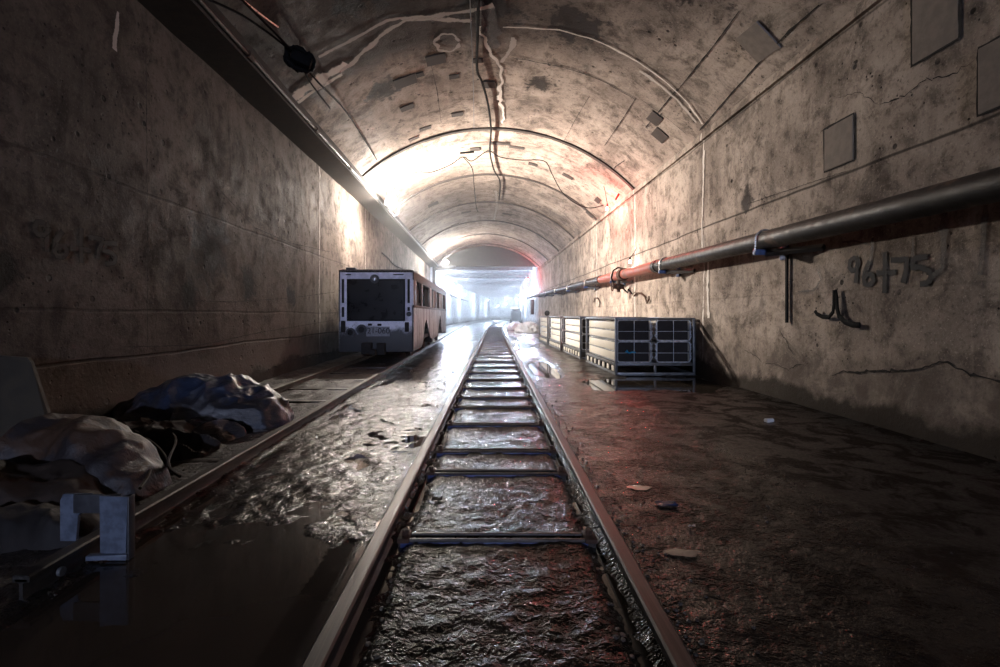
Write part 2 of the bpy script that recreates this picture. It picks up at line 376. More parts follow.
ys = [-40, -28, -16, -12, -8, -4, -1, .3]
y = 1.0
while y < 60: ys.append(y); y *= 1.0105
while y < 155: ys.append(y); y += 3
mb = MB(); W = len(xs)
for y in ys:
    cx = curve_x(y)
    for x in xs: mb.v.append((x + cx, y, hground(x + cx, y)))
for j in range(len(ys) - 1):
    for i in range(W - 1):
        a = j * W + i; mb.f.append((a, a + 1, a + W + 1, a + W))
floor = struct(mb.build('floor', M['mud'], origin=False))
mb = MB(); P = [(-5.2, .3), (-2.3, .3), (5.5, .3)]
yy = [.5, 20, 40, 50, 60, 70, 80, 90, 100, 110, 120, 130, 145]
for y in yy: mb.v += [(-2.35 + curve_x(y), y, -.004), (5.28 + curve_x(y), y, -.004)]
mb.f = [(2 * i, 2 * i + 1, 2 * i + 3, 2 * i + 2) for i in range(len(yy) - 1)]
water = mb.build('standing_water', M['water'], smooth=False, origin=False); tag(water, 'still brown water standing in the hollows of the muddy floor', 'puddle', kind='stuff')

# ------------------------------------------------------------------ walls, ledge and vault
def wall(name, X, side, mat, y0, y1, ztop, thick=.4):
    mb = MB(); Y = []; y = y0
    while y < y1 - .01: Y.append(y); y += .35 if -1 < y < 24 else 1.0
    Y.append(y1); Z = []; z = -.35
    while z < ztop: Z.append(z); z += .22
    Z.append(ztop); n = len(Z)
    for y in Y:
        for z in Z:
            d = wall_d(X, y, z)                      # rough face, worn footing stands proud
            mb.v.append((X + curve_x(y) - side * d, y, z))
    for j in range(len(Y) - 1):
        for i in range(n - 1): a = j * n + i; mb.f.append((a, a + 1, a + n + 1, a + n))
    # back skin
    b = len(mb.v)
    for y in Y: mb.v += [(X + side * thick + curve_x(y), y, -.35), (X + side * thick + curve_x(y), y, ztop)]
    for j in range(len(Y) - 1): a = b + 2 * j; mb.f.append((a, a + 1, a + 3, a + 2))
    return struct(mb.build(name, mat, origin=False))
wall_right = wall('wall_right', XR, 1, M['wall_r'], -40, PORTAL, CH + 4.42)
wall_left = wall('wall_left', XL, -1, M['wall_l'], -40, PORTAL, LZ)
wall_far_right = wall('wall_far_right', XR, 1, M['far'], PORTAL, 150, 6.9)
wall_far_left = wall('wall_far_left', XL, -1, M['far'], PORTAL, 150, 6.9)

mb = MB(); Y = [-40 + i * .8 for i in range(int((PORTAL + 40) / .8))] + [PORTAL]; K = 56
for y in Y:
    for k in range(K + 1):
        a = A0 + (A1 - A0) * k / K; r = AR - .012 * fbm(a * 5, y * .8, 5, 3); mb.v.append((AXC + r * math.cos(a), y, AHC + r * math.sin(a)))
for j in range(len(Y) - 1):
    for k in range(K): a = j * (K + 1) + k; mb.f.append((a, a + 1, a + K + 2, a + K + 1))
b = len(mb.v)
for y in (-40, PORTAL):
    for k in range(K + 1):
        a = A0 + (A1 - A0) * k / K; r = AR + .5; mb.v.append((AXC + r * math.cos(a), y, AHC + r * math.sin(a)))
for k in range(K): mb.f.append((b + k, b + k + 1, b + K + 2 + k, b + K + 1 + k))
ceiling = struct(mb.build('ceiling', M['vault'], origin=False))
# ledge along the left springing
mb = MB(); az = arch_z(LX)
mb.prism([(XL - .3, LZ), (LX, LZ), (LX, az + .02), (XL - .3, az + .02)], [(0, -40, 0), (0, PORTAL, 0)])
ledge = struct(mb.build('trim_ledge', M['ledge'], smooth=False, origin=False))
mb = MB()                                   # low curb of concrete at the right springing
mb.prism([(XR - .07, CH + 4.24), (XR + .02, CH + 4.24), (XR + .02, CH + 4.42), (XR - .05, CH + 4.42)], [(0, -40, 0), (0, PORTAL, 0)])
struct(mb.build('trim_springing', M['wall_r'], smooth=False, origin=False))
RINGS = [6.3, 11.95, 17.65, 23.4, 29.1, 34.9, 40.7, 46.4]
for i, yr in enumerate(RINGS):              # thin arch lips at the pour joints
    mb = MB(); n = 48; wd, dp = (.05, .02) if yr < 12 else (.09, .05)
    if yr < 12: continue
    for k in range(n + 1):
        a = A0 + (A1 - A0) * k / n + .0; wv = .015 * fbm(k * .3, yr)
        for (dy, dr) in ((-wd, .02), (-wd, -dp), (wd, -dp), (wd, .02)):
            r = AR + dr + (wv if dr < 0 else 0); mb.v.append((AXC + r * math.cos(a), yr + dy, AHC + r * math.sin(a)))
    for k in range(n):
        for q in range(3): a = k * 4 + q; mb.f.append((a, a + 1, a + 5, a + 4))
    struct(mb.build('trim_arch_%d' % (i + 1), M['patch'], smooth=True, origin=False))
# bulkhead over the portal and the flat deck beyond it
mb = MB(); top = [(AXC + (AR + .4) * math.cos(A0 + (A1 - A0) * k / 30), AHC + (AR + .4) * math.sin(A0 + (A1 - A0) * k / 30)) for k in range(31)]
prof = [(XL - .3, 6.15), (XR + .3, 6.15)] + top[::-1] + [(XL - .3, top[0][1])]
mb.prism(prof, [(0, PORTAL, 0), (0, PORTAL + .5, 0)]); struct(mb.build('wall_portal', M['ledge'], smooth=False, origin=False))  # shade on the bulkhead is put into its dark colour
mb = MB()
path = [(curve_x(y), y, 0) for y in [PORTAL + .5, 55, 62, 70, 80, 90, 100, 110, 120, 130, 140, 150]]
mb.prism([(XL - .3, 6.85), (XR + .3, 6.85), (XR + .3, 7.1), (XL - .3, 7.1)], path); struct(mb.build('ceiling_deck', M['patchl'], smooth=False, origin=False))
for i in range(22):                          # roof beams of the far section
    y = 50.5 + i * 4.2; mb = MB(); c = curve_x(y); w, h, t = .16, .5, .03; z0 = 6.86 - h
    for (bx, bz, sx, sz) in ((0, z0 + t / 2, w * 2, t), (0, z0 + h - t / 2, w * 2, t)): mb.box((c + .2, y, bz), (XR - XL - .04, sx, sz))
    mb.box((c + .2, y, z0 + h / 2), (XR - XL - .04, .04, h))
    struct(mb.build('trim_beam_%d' % (i + 1), M['beam'], smooth=False, origin=False))
mb = MB(); mb.box((curve_x(150) + .2, 150.2, 3.3), (12, .3, 7.6)); struct(mb.build('wall_end', M['far'], smooth=False, origin=False))
mb = MB(); mb.box((.2, -40.2, 4), (12, .3, 9)); struct(mb.build('wall_back', M['wall_l'], smooth=False, origin=False))

# --- marks and fixtures that belong to the walls and the vault
nR = lambda p: Vector((-1, 0, 0)); nL = lambda p: Vector((1, 0, 0))
nV = lambda p: Vector((AXC - p.x, 0, AHC - p.z)).normalized()
SURF[nR] = lambda p: wall_d(XR, p.y, p.z) - .012
SURF[nL] = lambda p: wall_d(XL, p.y, p.z) - .012
def dens(pts, step=.12, wob=0.0, seed=0):
    out = []
    for a, b in zip(pts[:-1], pts[1:]):
        k = max(1, int((b - a).length / step))
        for i in range(k):
            q = a.lerp(b, i / k); s = len(out) * .9 + seed
            out.append(q + Vector((0, noise.noise(Vector((s, 1, seed))), noise.noise(Vector((s, 9, seed))))) * wob)
    return out + [pts[-1]]
def pxs(f, pts, **k): return [f(px, py, **k) for px, py in pts]
def spray(strokes, f, nf, wall, w=.085, label=None):
    mb = MB()
    for st in strokes: mb.ribbon(dens(pxs(f, st), .03), w, nf, .028)
    return wpart('painted_number', mb, M['spray'], wall, False, label)
# 96+75 on the right wall
R9675 = [[(859, 261), (855, 258), (851, 261), (850, 267), (853, 271), (858, 269), (860, 263), (859, 258), (858, 270), (857, 283)],
         [(871, 261), (868, 268), (865, 277), (866, 284), (871, 285), (875, 281), (874, 275), (869, 274), (865, 279)],
         [(886, 252), (886.5, 270), (886, 293)], [(878, 273), (887, 273), (897, 272)],
         [(892, 260), (900, 260), (908, 259), (907, 270), (904, 283)],
         [(929, 256.5), (921, 257.5), (914, 259), (914, 268), (921, 267), (931, 271), (933, 278), (928, 283), (921, 284)]]
spray(R9675, wall_r, nR, wall_right, .10, 'black spray-painted 96+75')
L9675 = [[(46, 229), (42, 223), (36, 222), (33, 228), (36, 234), (43, 235), (48, 230), (46, 224), (46, 240), (46, 252)],
         [(62, 231), (56, 240), (53, 250), (56, 256), (62, 257), (66, 252), (64, 246), (57, 246), (54, 251)],
         [(80, 228), (80, 245), (80, 263)], [(69, 248), (80, 249), (90, 251)],
         [(88, 237), (95, 238), (102, 240), (98, 249), (96, 259)],
         [(116, 244), (110, 243), (104, 243), (103, 251), (110, 252), (115, 257), (113, 263), (104, 264)]]
spray(L9675, wall_l, nL, wall_left, .10, 'black spray-painted 96+75')
# the long crack low on the right wall, and smaller ones
def crack(pts, f, nf, wall, w0=.022, wob=.03, seed=0):
    p = dens(pxs(f, pts), .045, wob, seed); mb = MB()
    ws = [w0 * (.35 + .9 * abs(noise.noise(Vector((i * .31, seed, 2))) * 1.6)) * min(1, (i + 1) / 5, (len(p) - i) / 5) for i in range(len(p))]
    mb.ribbon(p, ws, nf, .024); wpart('crack', mb, M['crack'], wall, False)
crack([(832, 376), (845, 371), (858, 373), (870, 371), (890, 371), (915, 370), (930, 366), (940, 362), (948, 362), (955, 367), (970, 374), (1000, 381), (1040, 392)], wall_r, nR, wall_right, .034, .03, 1)
crack([(779, 325), (783, 335), (788, 341), (790, 348), (796, 355)], wall_r, nR, wall_right, .035, .03, 4)
crack([(745, 350), (757, 356), (763, 363), (776, 364), (790, 370), (800, 364), (808, 366)], wall_r, nR, wall_right, .022, .03, 9)
crack([(745, 205), (790, 190), (810, 183), (850, 170)], wall_r, nR, wall_right, .015, .015, 11)
crack([(880, 105), (905, 96), (925, 80), (950, 76), (975, 60)], wall_r, nR, wall_right, .02, .05, 13)
crack([(838, 138 - 40), (860, 92), (880, 105)], wall_r, nR, wall_right, .015, .04, 14)
crack([(205, 175), (255, 228), (290, 243), (330, 252)], wall_l, nL, wall_left, .02, .02, 21)
crack([(180, 300), (230, 302), (290, 298), (335, 292)], wall_l, nL, wall_left, .02, .02, 22)
crack([(120, 347), (200, 345), (262, 332), (335, 320)], wall_l, nL, wall_left, .02, .02, 23)
crack([(262, 372), (285, 362), (310, 355), (336, 352)], wall_l, nL, wall_left, .05, .05, 24)
# damp streaks
def streak(pts, f, nf, wall, w, mat='damp', name='damp_streak', lift=.03):
    mb = MB(); p = dens(pxs(f, pts), .1, .02, pts[0][0]); ws = w if isinstance(w, list) else [w * (.6 + .7 * abs(noise.noise(Vector((i * .4, pts[0][0], 0))) * 2)) for i in range(len(p))]
    mb.ribbon(p, ws, nf, lift); wpart(name, mb, M[mat], wall, False)
crack([(145, 42), (146, 100), (146, 160), (147, 230), (146, 300), (147, 350)], wall_l, nL, wall_left, .02, .03, 31)
streak([(945, 190), (946, 240), (944, 268), (934, 276)], wall_r, nR, wall_right, .13)
streak([(874, 238), (873, 255), (869, 270)], wall_r, nR, wall_right, .10)
streak([(914, 238), (914, 256)], wall_r, nR, wall_right, .06)
streak([(988, 205), (984, 250), (982, 275)], wall_r, nR, wall_right, .09)
streak([(818, 266), (822, 280), (816, 290), (800, 292)], wall_r, nR, wall_right, .05)
streak([(843, 242), (855, 241), (870, 245)], wall_r, nR, wall_right, .05)
streak([(705, 150), (704, 185), (703, 225), (703, 248)], wall_r, nR, wall_right, .10, 'lime', 'lime_streak')
streak([(709, 262), (708, 285), (709, 318)], wall_r, nR, wall_right, .14, 'lime', 'lime_streak')
streak([(636, 190), (635, 215), (636, 240)], wall_r, nR, wall_right, .06, 'limesoft', 'lime_streak')
streak([(117, 12), (115, 30), (113, 50)], wall_l, nL, wall_left, .12, 'limesoft', 'lime_streak')
# lime ribbons bleeding out of the vault
def vstreak(pts, w, mat='lime', seed=0, wob=.05):
    p = [q for q in pxs(vault, pts)]; out = []
    for a, b in zip(p[:-1], p[1:]):
        k = max(2, int((b - a).length / .12))
        for i in range(k):
            q = a.lerp(b, i / k); s = len(out) * .35; q = q + Vector((noise.noise(Vector((s, seed, 1))), noise.noise(Vector((s, seed, 5))), 0)) * wob
            q.z = arch_z(q.x); out.append(q)
    ws = [w * (.55 + .9 * abs(noise.noise(Vector((i * .22, seed, 3))) * 1.7)) for i in range(len(out))]
    mb = MB(); mb.ribbon(out, ws, nV, .03); wpart('lime_streak' if 'lime' in mat else 'damp_streak', mb, M[mat], ceiling, False)
vstreak([(318, 56), (345, 42), (362, 33), (385, 20), (400, 17), (430, 16), (460, 11), (480, 8), (500, 2)], .20, 'limesoft', 1)
vstreak([(340, 70), (352, 62), (370, 44), (392, 26), (405, 19), (430, 18), (455, 19), (476, 21)], .22, 'limesoft', 2)
vstreak([(286, 100), (300, 92), (318, 80), (338, 68), (350, 58)], .45, 'lime', 3)
vstreak([(292, 104), (310, 93), (330, 80), (346, 70)], .22, 'lime', 4)
vstreak([(503, 26), (530, 27), (560, 29), (600, 41), (640, 62), (670, 84), (690, 104), (706, 128)], .09, 'lime', 5)
vstreak([(640, 70), (675, 96), (700, 126)], .16, 'limesoft', 15)
vstreak([(480, 25), (486, 44), (494, 56), (500, 66), (502, 80), (499, 92), (503, 110), (503, 124)], .14, 'lime', 6, .12)
vstreak([(513, 36), (512, 48), (505, 56), (499, 64)], .22, 'limesoft', 7)
vstreak([(447 + 12 * math.cos(k * PI / 9), 41.5 + 9 * math.sin(k * PI / 9)) for k in range(19)], .12, 'limesoft', 8)
vstreak([(496, 190), (497, 205), (494, 220)], .25, 'limesoft', 9)
vstreak([(480, 0), (481, 20), (487, 40)], .5, 'damp', 10)
vstreak([(489, 5), (492, 30), (494, 50)], .45, 'damp', 12)
def vcrack(pts, w, seed):
    p = dens(pxs(vault, pts), .1); out = []
    for i, q in enumerate(p): q = q.copy(); q.y += .03 * noise.noise(Vector((i * .4, seed, 0))); q.z = arch_z(q.x); out.append(q)
    mb = MB(); mb.ribbon(out, [w * (.4 + abs(noise.noise(Vector((i * .3, seed, 1)))) * 1.5) for i in range(len(out))], nV, .02); wpart('crack', mb, M['crack'], ceiling, False)
vcrack([(512, 57), (540, 62), (575, 70), (600, 79), (620, 90), (636, 99)], .05, 1)
vcrack([(640, 98), (660, 112), (686, 133)], .03, 2)
vcrack([(636, 98), (622, 120), (605, 145)], .03, 3)
vcrack([(678, 88), (660, 110), (646, 127)], .03, 4)
vcrack([(740, 10), (715, 44), (690, 75), (670, 100)], .03, 5)
vcrack([(700, 130), (730, 95), (760, 62), (790, 30), (820, 4)], .04, 6)
vcrack([(590, 95), (575, 120), (562, 145)], .015, 7)
vcrack([(430, 60), (437, 90), (441, 122)], .02, 8)
vcrack([(663, 112), (656, 120), (648, 127)], .02, 9)
vcrack([(625, 160), (616, 166), (612, 172)], .06, 10)
vcrack([(498, 155), (540, 160), (580, 172), (605, 190)], .015, 12)
for yv in (12.0,): pass
# mortar-filled pockets in the vault
def pocket(px, py, w, l, mat='patch', thick=.02, rot=0.0):
    c = vault(px, py); n = nV(c); t = Vector((0, 0, 1)).cross(Vector((0, 1, 0))); tx = n.cross(Vector((0, 1, 0))).normalized(); ty = Vector((0, 1, 0))
    bm = bmesh.new(); bmesh.ops.create_cube(bm, size=1)
    ca, sa = math.cos(rot), math.sin(rot)
    for v in bm.verts:
        a, b, d = v.co.x * w, v.co.y * l, v.co.z * (thick + .04)
        j = noise.noise(Vector((v.co.x * 3 + px, v.co.y * 3, 0))) * .02
        v.co = c + tx * (a * ca - b * sa + j) + ty * (a * sa + b * ca) + n * d
    mb = MB(); mb.bm(bm); wpart('mortar_patch', mb, M[mat], ceiling, False)
for (px, py, w, l) in [(436, 59, .5, .45), (454, 76, .28, .22), (407, 107, .42, .3), (457, 114, .38, .28), (425, 128, .4, .22), (414, 138, .38, .2), (405, 81, .6, .5),
                       (489, 84, .35, .4), (475, 119 + 30, .4, .4), (500, 143, .8, .3), (517, 147, .6, .25), (568, 176, .5, .35), (478, 60, .26, .2), (533, 164, .4, .3),
                       (466, 212, .6, .4), (507, 214, .6, .4), (455, 225, .6, .4), (433, 204, .6, .6), (590, 214, .45, .4), (583, 206, .3, .25), (598, 200, .25, .6), (420, 30 + 44, .22, .2), (655, 118, .34, .5)]:
    pocket(px, py, w, l)
pocket(758, 42, .62, .62, 'patchl', .02, .12); pocket(660, 135, .4, .5, 'patch', .01)
def wall_patch(px, py, w, h, mat='patchl', wall=wall_right, f=wall_r, X=XR, s=1):
    c = f(px, py); mb = MB(); mb.box((X - wall_d(X, c.y, c.z), c.y, c.z), (.04, w, h), bev=.015); wpart('mortar_patch', mb, M[mat], wall, False)
    q = [Vector((X, c.y + a * w / 2, c.z + b * h / 2)) for a, b in ((-1, -1), (1, -1), (1, 1), (-1, 1), (-1, -1))]; mb = MB(); mb.ribbon(dens(q, .08, .012, px), .045, nR, .026); wpart('crack', mb, M['crack'], wall, False)
wall_patch(839, 144, .62, .66); wall_patch(1010, 68, .62, .72); wall_patch(935, 15, .62, .9)

# ------------------------------------------------------------------ rails
Hh, Hw, Fw = .14, .036, .075
RPROF_BODY = [(-Fw, -.03), (Fw, -.03), (Fw, -.015), (.016, .005), (.010, .02), (.010, .095), (.034, .108), (.034, .118), (-.034, .118), (-.034, .108), (-.010, .095), (-.010, .02), (-.016, .005), (-Fw, -.015)]
RPROF_HEAD = [(-.046, .104), (.046, .104), (.047, .130), (.036, Hh), (-.036, Hh), (-.047, .130)]
def rail(label, fx, y0, y1, group=None):
    t = thing('rail', label, 'rail', (fx(y0), y0, 0), group); path = []; y = y0
    while y < y1: path.append((fx(y), y, 0)); y += 1.0 if y > 8 else .4
    path.append((fx(y1), y1, 0))
    MB().prism(RPROF_BODY, path).build('rail_web', M['rail'], t); MB().prism(RPROF_HEAD, path).build('rail_head', M['railtop'], t, label='shiny worn rail head')
    return t
rail('left rail of the centre track, worn bright along its inner edge', lambda y: track_c(y) - .7525, -6, 140)
rail('right rail of the centre track, running beside the silty right-hand floor', lambda y: track_c(y) + .7525, -6, 140)
rr = rail('rusty side track rail whose cut end lies under the scuffed plates', lambda y: -2.49 + curve_x(y), 2.7, 140)
MB().cyl((-2.475, 2.93, .045), (-2.455, 2.93, .045), .026).build('bolt', M['galvframe'], rr, label='round bolt head near the cut end')
MB().cyl((-2.54, 2.78, .02), (-2.54, 2.90, .02), .024, 6).build('bolt', M['galvframe'], rr)
rail('far rail of the side track, along the foot of the left wall', lambda y: -4.0 + curve_x(y), 2.4, 140)

# ------------------------------------------------------------------ cross ties
ORD = 'first second third fourth fifth sixth seventh eighth ninth tenth eleventh twelfth thirteenth fourteenth fifteenth sixteenth seventeenth eighteenth nineteenth twentieth'.split()
ORD += ['twenty-' + o for o in ORD[:9]] + ['thirtieth'] + ['thirty-' + o for o in ORD[:9]] + ['fortieth'] + ['forty-' + o for o in ORD[:9]]
def ridge(y, z, r, L):
    return [(-L, y, z), (L, y, z)]
def make_tie():
    t = thing('cross_tie', '', 'railway tie', (0, 0, 0), 'steel ties of the centre track')
    mb = MB(); mb.prism([(-.66, -.05), (-.66, .022), (-.65, .03), (.65, .03), (.66, .022), (.66, -.05)], [(0, -.055, 0), (0, .055, 0)])
    mb.build('tie_body', M['tie'], t)
    for dy in (-.042, .045): MB().tube([(-.65, dy, .038), (.65, dy, .038)], .017, 8, flat=.8).build('ridge', M['tie'], t)
    MB().box((-.02, -.060, .005), (1.25, .008, .05), bev=.002).build('face_strip', M['tieblue'], t, label='blue painted front face')
    for s in (-1, 1):
        c = MB().box((s * .625, 0, .045), (.08, .16, .03), bev=.006).build('rail_clip', M['rust'], t)
        MB().cyl((s * .62, 0, .05), (s * .62, 0, .095), .024, 6).build('bolt', M['rust'], c)
    return t
TY = [3.39, 4.79, 5.55, 6.88, 8.15, 9.1, 10.3, 11.6, 13, 14.4, 16.0, 17.6, 19.0]
while TY[-1] < 60: TY.append(TY[-1] + 1.25)
tie0 = make_tie()
for i, y in enumerate(TY):
    t = tie0 if i == 0 else copy_tree(tie0)
    t.location = (track_c(y), y, 0); t.rotation_euler = (0, 0, random.uniform(-.012, .012))
    t['label'] = '%s steel tie of the centre track, counted from its near end' % ORD[i]
def make_ltie():
    return MB().box((0, 0, .0), (1.40, .14, .08), bev=.015).build('cross_tie', M['tie'], origin=False)
lt0 = make_ltie(); tag(lt0, '', 'railway tie', 'buried ties of the side track')
LT = [5.2, 6.6, 8.75, 10.2, 11.6, 13.0, 14.4, 30, 31.4, 32.8, 34.2, 35.6, 37]
for i, y in enumerate(LT):
    t = lt0 if i == 0 else copy_tree(lt0)
    t.location = (-3.245, y, 0); t.rotation_euler = (0, 0, random.uniform(-.02, .02))
    t['label'] = ('%s half-buried tie of the side track in front of the rail car' % ORD[i]) if y < 15 else ('%s half-buried tie of the side track behind the rail car' % ORD[i - 7])

# ------------------------------------------------------------------ pipe on the right wall
def pz(y): return CH + 1.21 + .0125 * y
t = thing('steel_pipe', 'long black steel pipe carried along the right wall on blue brackets', 'pipe', (5.05, 0, pz(0)))
PX, PR = 5.05, .165
def seg(y0, y1, r, mat, nm, lab=None):
    MB().tube([(PX + curve_x(y), y, pz(y)) for y in [y0 + (y1 - y0) * k / 6 for k in range(7)]], r, 28).build(nm, M[mat], t, label=lab)
seg(-8, 14.4, PR, 'pipe', 'pipe_length'); seg(14.4, 17.9, PR, 'pipered', 'pipe_length', 'red primed pipe length'); seg(17.9, 21.3, PR, 'pipered', 'pipe_length', 'red primed pipe length past the valve'); seg(21.3, 58, PR, 'pipe', 'pipe_length')
for y in (-1, 14.4, 21.3, 28, 35): seg(y - .12, y + .12, PR + .022, 'pipe', 'coupling')
for y in (17.9,):
    seg(y - .16, y + .16, PR + .05, 'rust', 'coupling')
bk0 = None
NB = ['above the hanging bar', 'before the red length', 'beyond the red length', 'fourth from the near end', 'fifth from the near end', 'sixth from the near end', 'seventh from the near end', 'eighth from the near end']
for i, y in enumerate([8.9, 13.7, 18.9, 23.8, 28.7, 33.6, 38.5, 43.4]):
    if bk0 is None:
        b = thing('pipe_bracket', '', 'bracket', (PX, 0, 0), 'brackets under the wall pipe')
        m_ = MB(); m_.box((PX + .10, 0, -PR - .05), (.62, .09, .10), bev=.006); m_.box((PX + .33, 0, -PR - .05), (.03, .22, .26), bev=.004); m_.build('arm', M['bracket'], b)
        m_ = MB(); n = 14; m_.tube([(PX + (PR + .022) * math.cos(PI * k / n), 0, (PR + .022) * math.sin(PI * k / n)) for k in range(n + 1)], .017, 8)
        for s in (-1, 1): m_.tube([(PX + s * (PR + .022), 0, .0), (PX + s * (PR + .022), 0, -PR - .10)], .017, 8)
        m_.build('clamp', M['galv'], b, label='bright bent U clamp')
        MB().tube([(PX + .0, 0, -PR - .07), (XR - .03, -1.05, -PR - .10)], .055, 4).build('brace', M['machine'], b)
        bk0 = b
    else: b = copy_tree(bk0)
    b.location = (PX, y, pz(y)); b['label'] = 'blue arm and pale clamp under the wall pipe, ' + NB[i]
mb = MB(); c = wall_r(790, 285); mb.box((XR - .055, c.y, CH + (314.5 - 288) / 500 * c.y), (.03, .06, 1.22), bev=.004); hb = mb.build('hanging_bar', M['black'])
hb2 = MB().box((XR - .05, c.y - .0, CH + (314.5 - 253) / 500 * c.y), (.05, .13, .08), bev=.006).build('fixing', M['rust'], None)
hb2.name = 'fixing'; hb2.parent = hb; hb2.location = Vector(hb2.location) - hb.location
tag(hb, 'flat dark steel bar hanging down the right wall below the nearest bracket', 'bar')
# bent straps and hooks
def strap(pts, w, mat, label, name='bent_strap', cat='hook', off=.06, r=None):
    mb = MB(); P = dens(pxs(wall_r, pts, off=off), .04)
    mb.tube(P, r or w, 8, flat=.35 if r is None else 1.0); o = mb.build(name, M[mat]); return tag(o, label, cat)
o = strap([(835, 290), (836.5, 298), (837, 308), (839, 316), (845, 322), (853, 325), (860, 325)], .042, 'black', 'pair of flat black straps curling out of the right wall under the painted number')
P = dens(pxs(wall_r, [(834, 290), (834, 304), (833, 312), (829, 317), (823, 317), (817, 314), (815, 311)], off=.07), .04)
s2 = MB().tube(P, .034, 8, flat=.35); s2.v = [tuple(Vector(v) - Vector(o.location)) for v in s2.v]
q = s2.build('strap', M['black'], None, origin=False); q.parent = o
strap([(634, 296), (637, 293), (641, 293), (645, 297), (647, 303), (649, 299), (649, 296)], .03, 'rust', 'bent rusty hook in the right wall below the red pipe length', 'wall_hook', r=.028)
strap([(594, 302), (595, 298), (598, 298), (600, 303), (599, 307)], .03, 'rust', 'small bent rusty hook in the right wall above the racks', 'wall_hook', r=.026)
# valve under the pipe
y = 18.3; t = thing('pipe_valve', 'small rusty valve with hoses hanging under the red pipe length', 'valve', (PX - .05, y, pz(y) - .3))
mb = MB(); mb.cyl((PX - .05, y, pz(y) - .15), (PX - .05, y, pz(y) - .62), .06); mb.cyl((PX - .25, y, pz(y) - .42), (PX + .15, y, pz(y) - .42), .085); mb.ball((PX - .05, y, pz(y) - .42), .13); mb.build('valve_body', M['rust'], t)
n = 16; mb = MB(); mb.tube([(PX - .28, y + .15 * math.cos(2 * PI * k / n), pz(y) - .42 + .15 * math.sin(2 * PI * k / n)) for k in range(n)], .02, 6, True)
for k in range(3): mb.tube([(PX - .28, y, pz(y) - .42), (PX - .28, y + .15 * math.cos(2 * PI * k / 3), pz(y) - .42 + .15 * math.sin(2 * PI * k / 3))], .014, 6)
mb.build('hand_wheel', M['rust'], t)
MB().tube([(PX - .2, y - .02, pz(y) - .42), (PX - .34, y - .1, pz(y) - .1), (PX - .28, y - .14, pz(y) + .16), (PX - .1, y - .1, pz(y) + .27), (PX + .1, y, pz(y) + .24)], .03, 8).build('hose', M['black'], t)
MB().tube([(PX + .1, y + .2, pz(y) - .42), (PX + .2, y - .3, pz(y) - .66), (PX + .1, y - .7, pz(y) - .55), (PX + .16, y - .9, pz(y) - .7)], .025, 8).build('hose', M['black'], t)

# ------------------------------------------------------------------ conduits and cables
mb = MB(); yz = [(-8, .16), (6, .16), (11.5, .14)]
c1 = thing('conduit', 'grey steel conduit clipped along the edge of the left ledge', 'conduit', (LX, 0, LZ))
MB().tube([(LX + .03, y, LZ + .10) for y in (-8, 0, 6, 12, 15.9)], .05, 12).build('conduit_run', M['rail'], c1)
MB().tube([(LX + .025, y, LZ + .10) for y in (16.0, 22, 30, 38, PORTAL - .1)], .028, 10).build('conduit_run', M['galvframe'], c1)
for y in (2.2, 5.4, 9.0, 12.6, 15.8): MB().tube([(LX + .03, y - .09, LZ + .10), (LX + .03, y + .09, LZ + .10)], .068, 12).build('coupling', M['rust'], c1)
def wire(name, pts, r, mat, label, cat='cable', n=6, smooth=True, group=None):
    pts = [Vector(p) for p in pts]; out = []
    for i in range(len(pts) - 1):            # catmull-rom
        p0, p1, p2, p3 = pts[max(0, i - 1)], pts[i], pts[i + 1], pts[min(len(pts) - 1, i + 2)]
        for k in range(6):
            t = k / 6; out.append(.5 * ((2 * p1) + (p2 - p0) * t + (2 * p0 - 5 * p1 + 4 * p2 - p3) * t * t + (3 * p1 - p0 - 3 * p2 + p3) * t ** 3))
    out.append(pts[-1]); return tag(MB().tube(out, r, n).build(name, M[mat]), label, cat, group)
V = lambda px, py, off=.12: vault(px, py, off)
wire('power_cable', [V(479, -120), V(478, -40), V(478, 20), V(477, 68), V(482, 82), V(488, 104), V(491, 130), V(490, 152), V(494, 170), V(500, 182), V(499, 200)], .035, 'black', 'thick black cable sagging along the crown of the vault')
wire('messenger_wire', [V(469, -100, .5), V(470, 0, .5), V(473, 70, .4), V(474, 128, .3)], .010, 'galvframe', 'thin grey wire stretched beside the black crown cable', 'wire')
wire('lighting_cable', [V(240, -2, .1), V(272, 30, .14), V(298, 58, .2), V(318, 82, .3), V(345, 110, .16), V(362, 136, .12), V(377, 160, .1)], .022, 'black', 'black cable running from the cable bundle to the lit arch joint', 'cable')
wire('lighting_cable', [V(205, -2, .1), V(250, 20, .1), V(296, 56, .16), V(310, 82, .1), V(330, 108, .1)], .02, 'black', 'short black cable trailing down the vault left of the longer one', 'cable')
wire('pale_wire', [V(180, -60, .1), V(225, -18, .1), V(243, 0, .08), V(263, 16, .08), V(278, 27, .08)], .014, 'galv', 'bright thin wire above the cable bundle', 'wire')
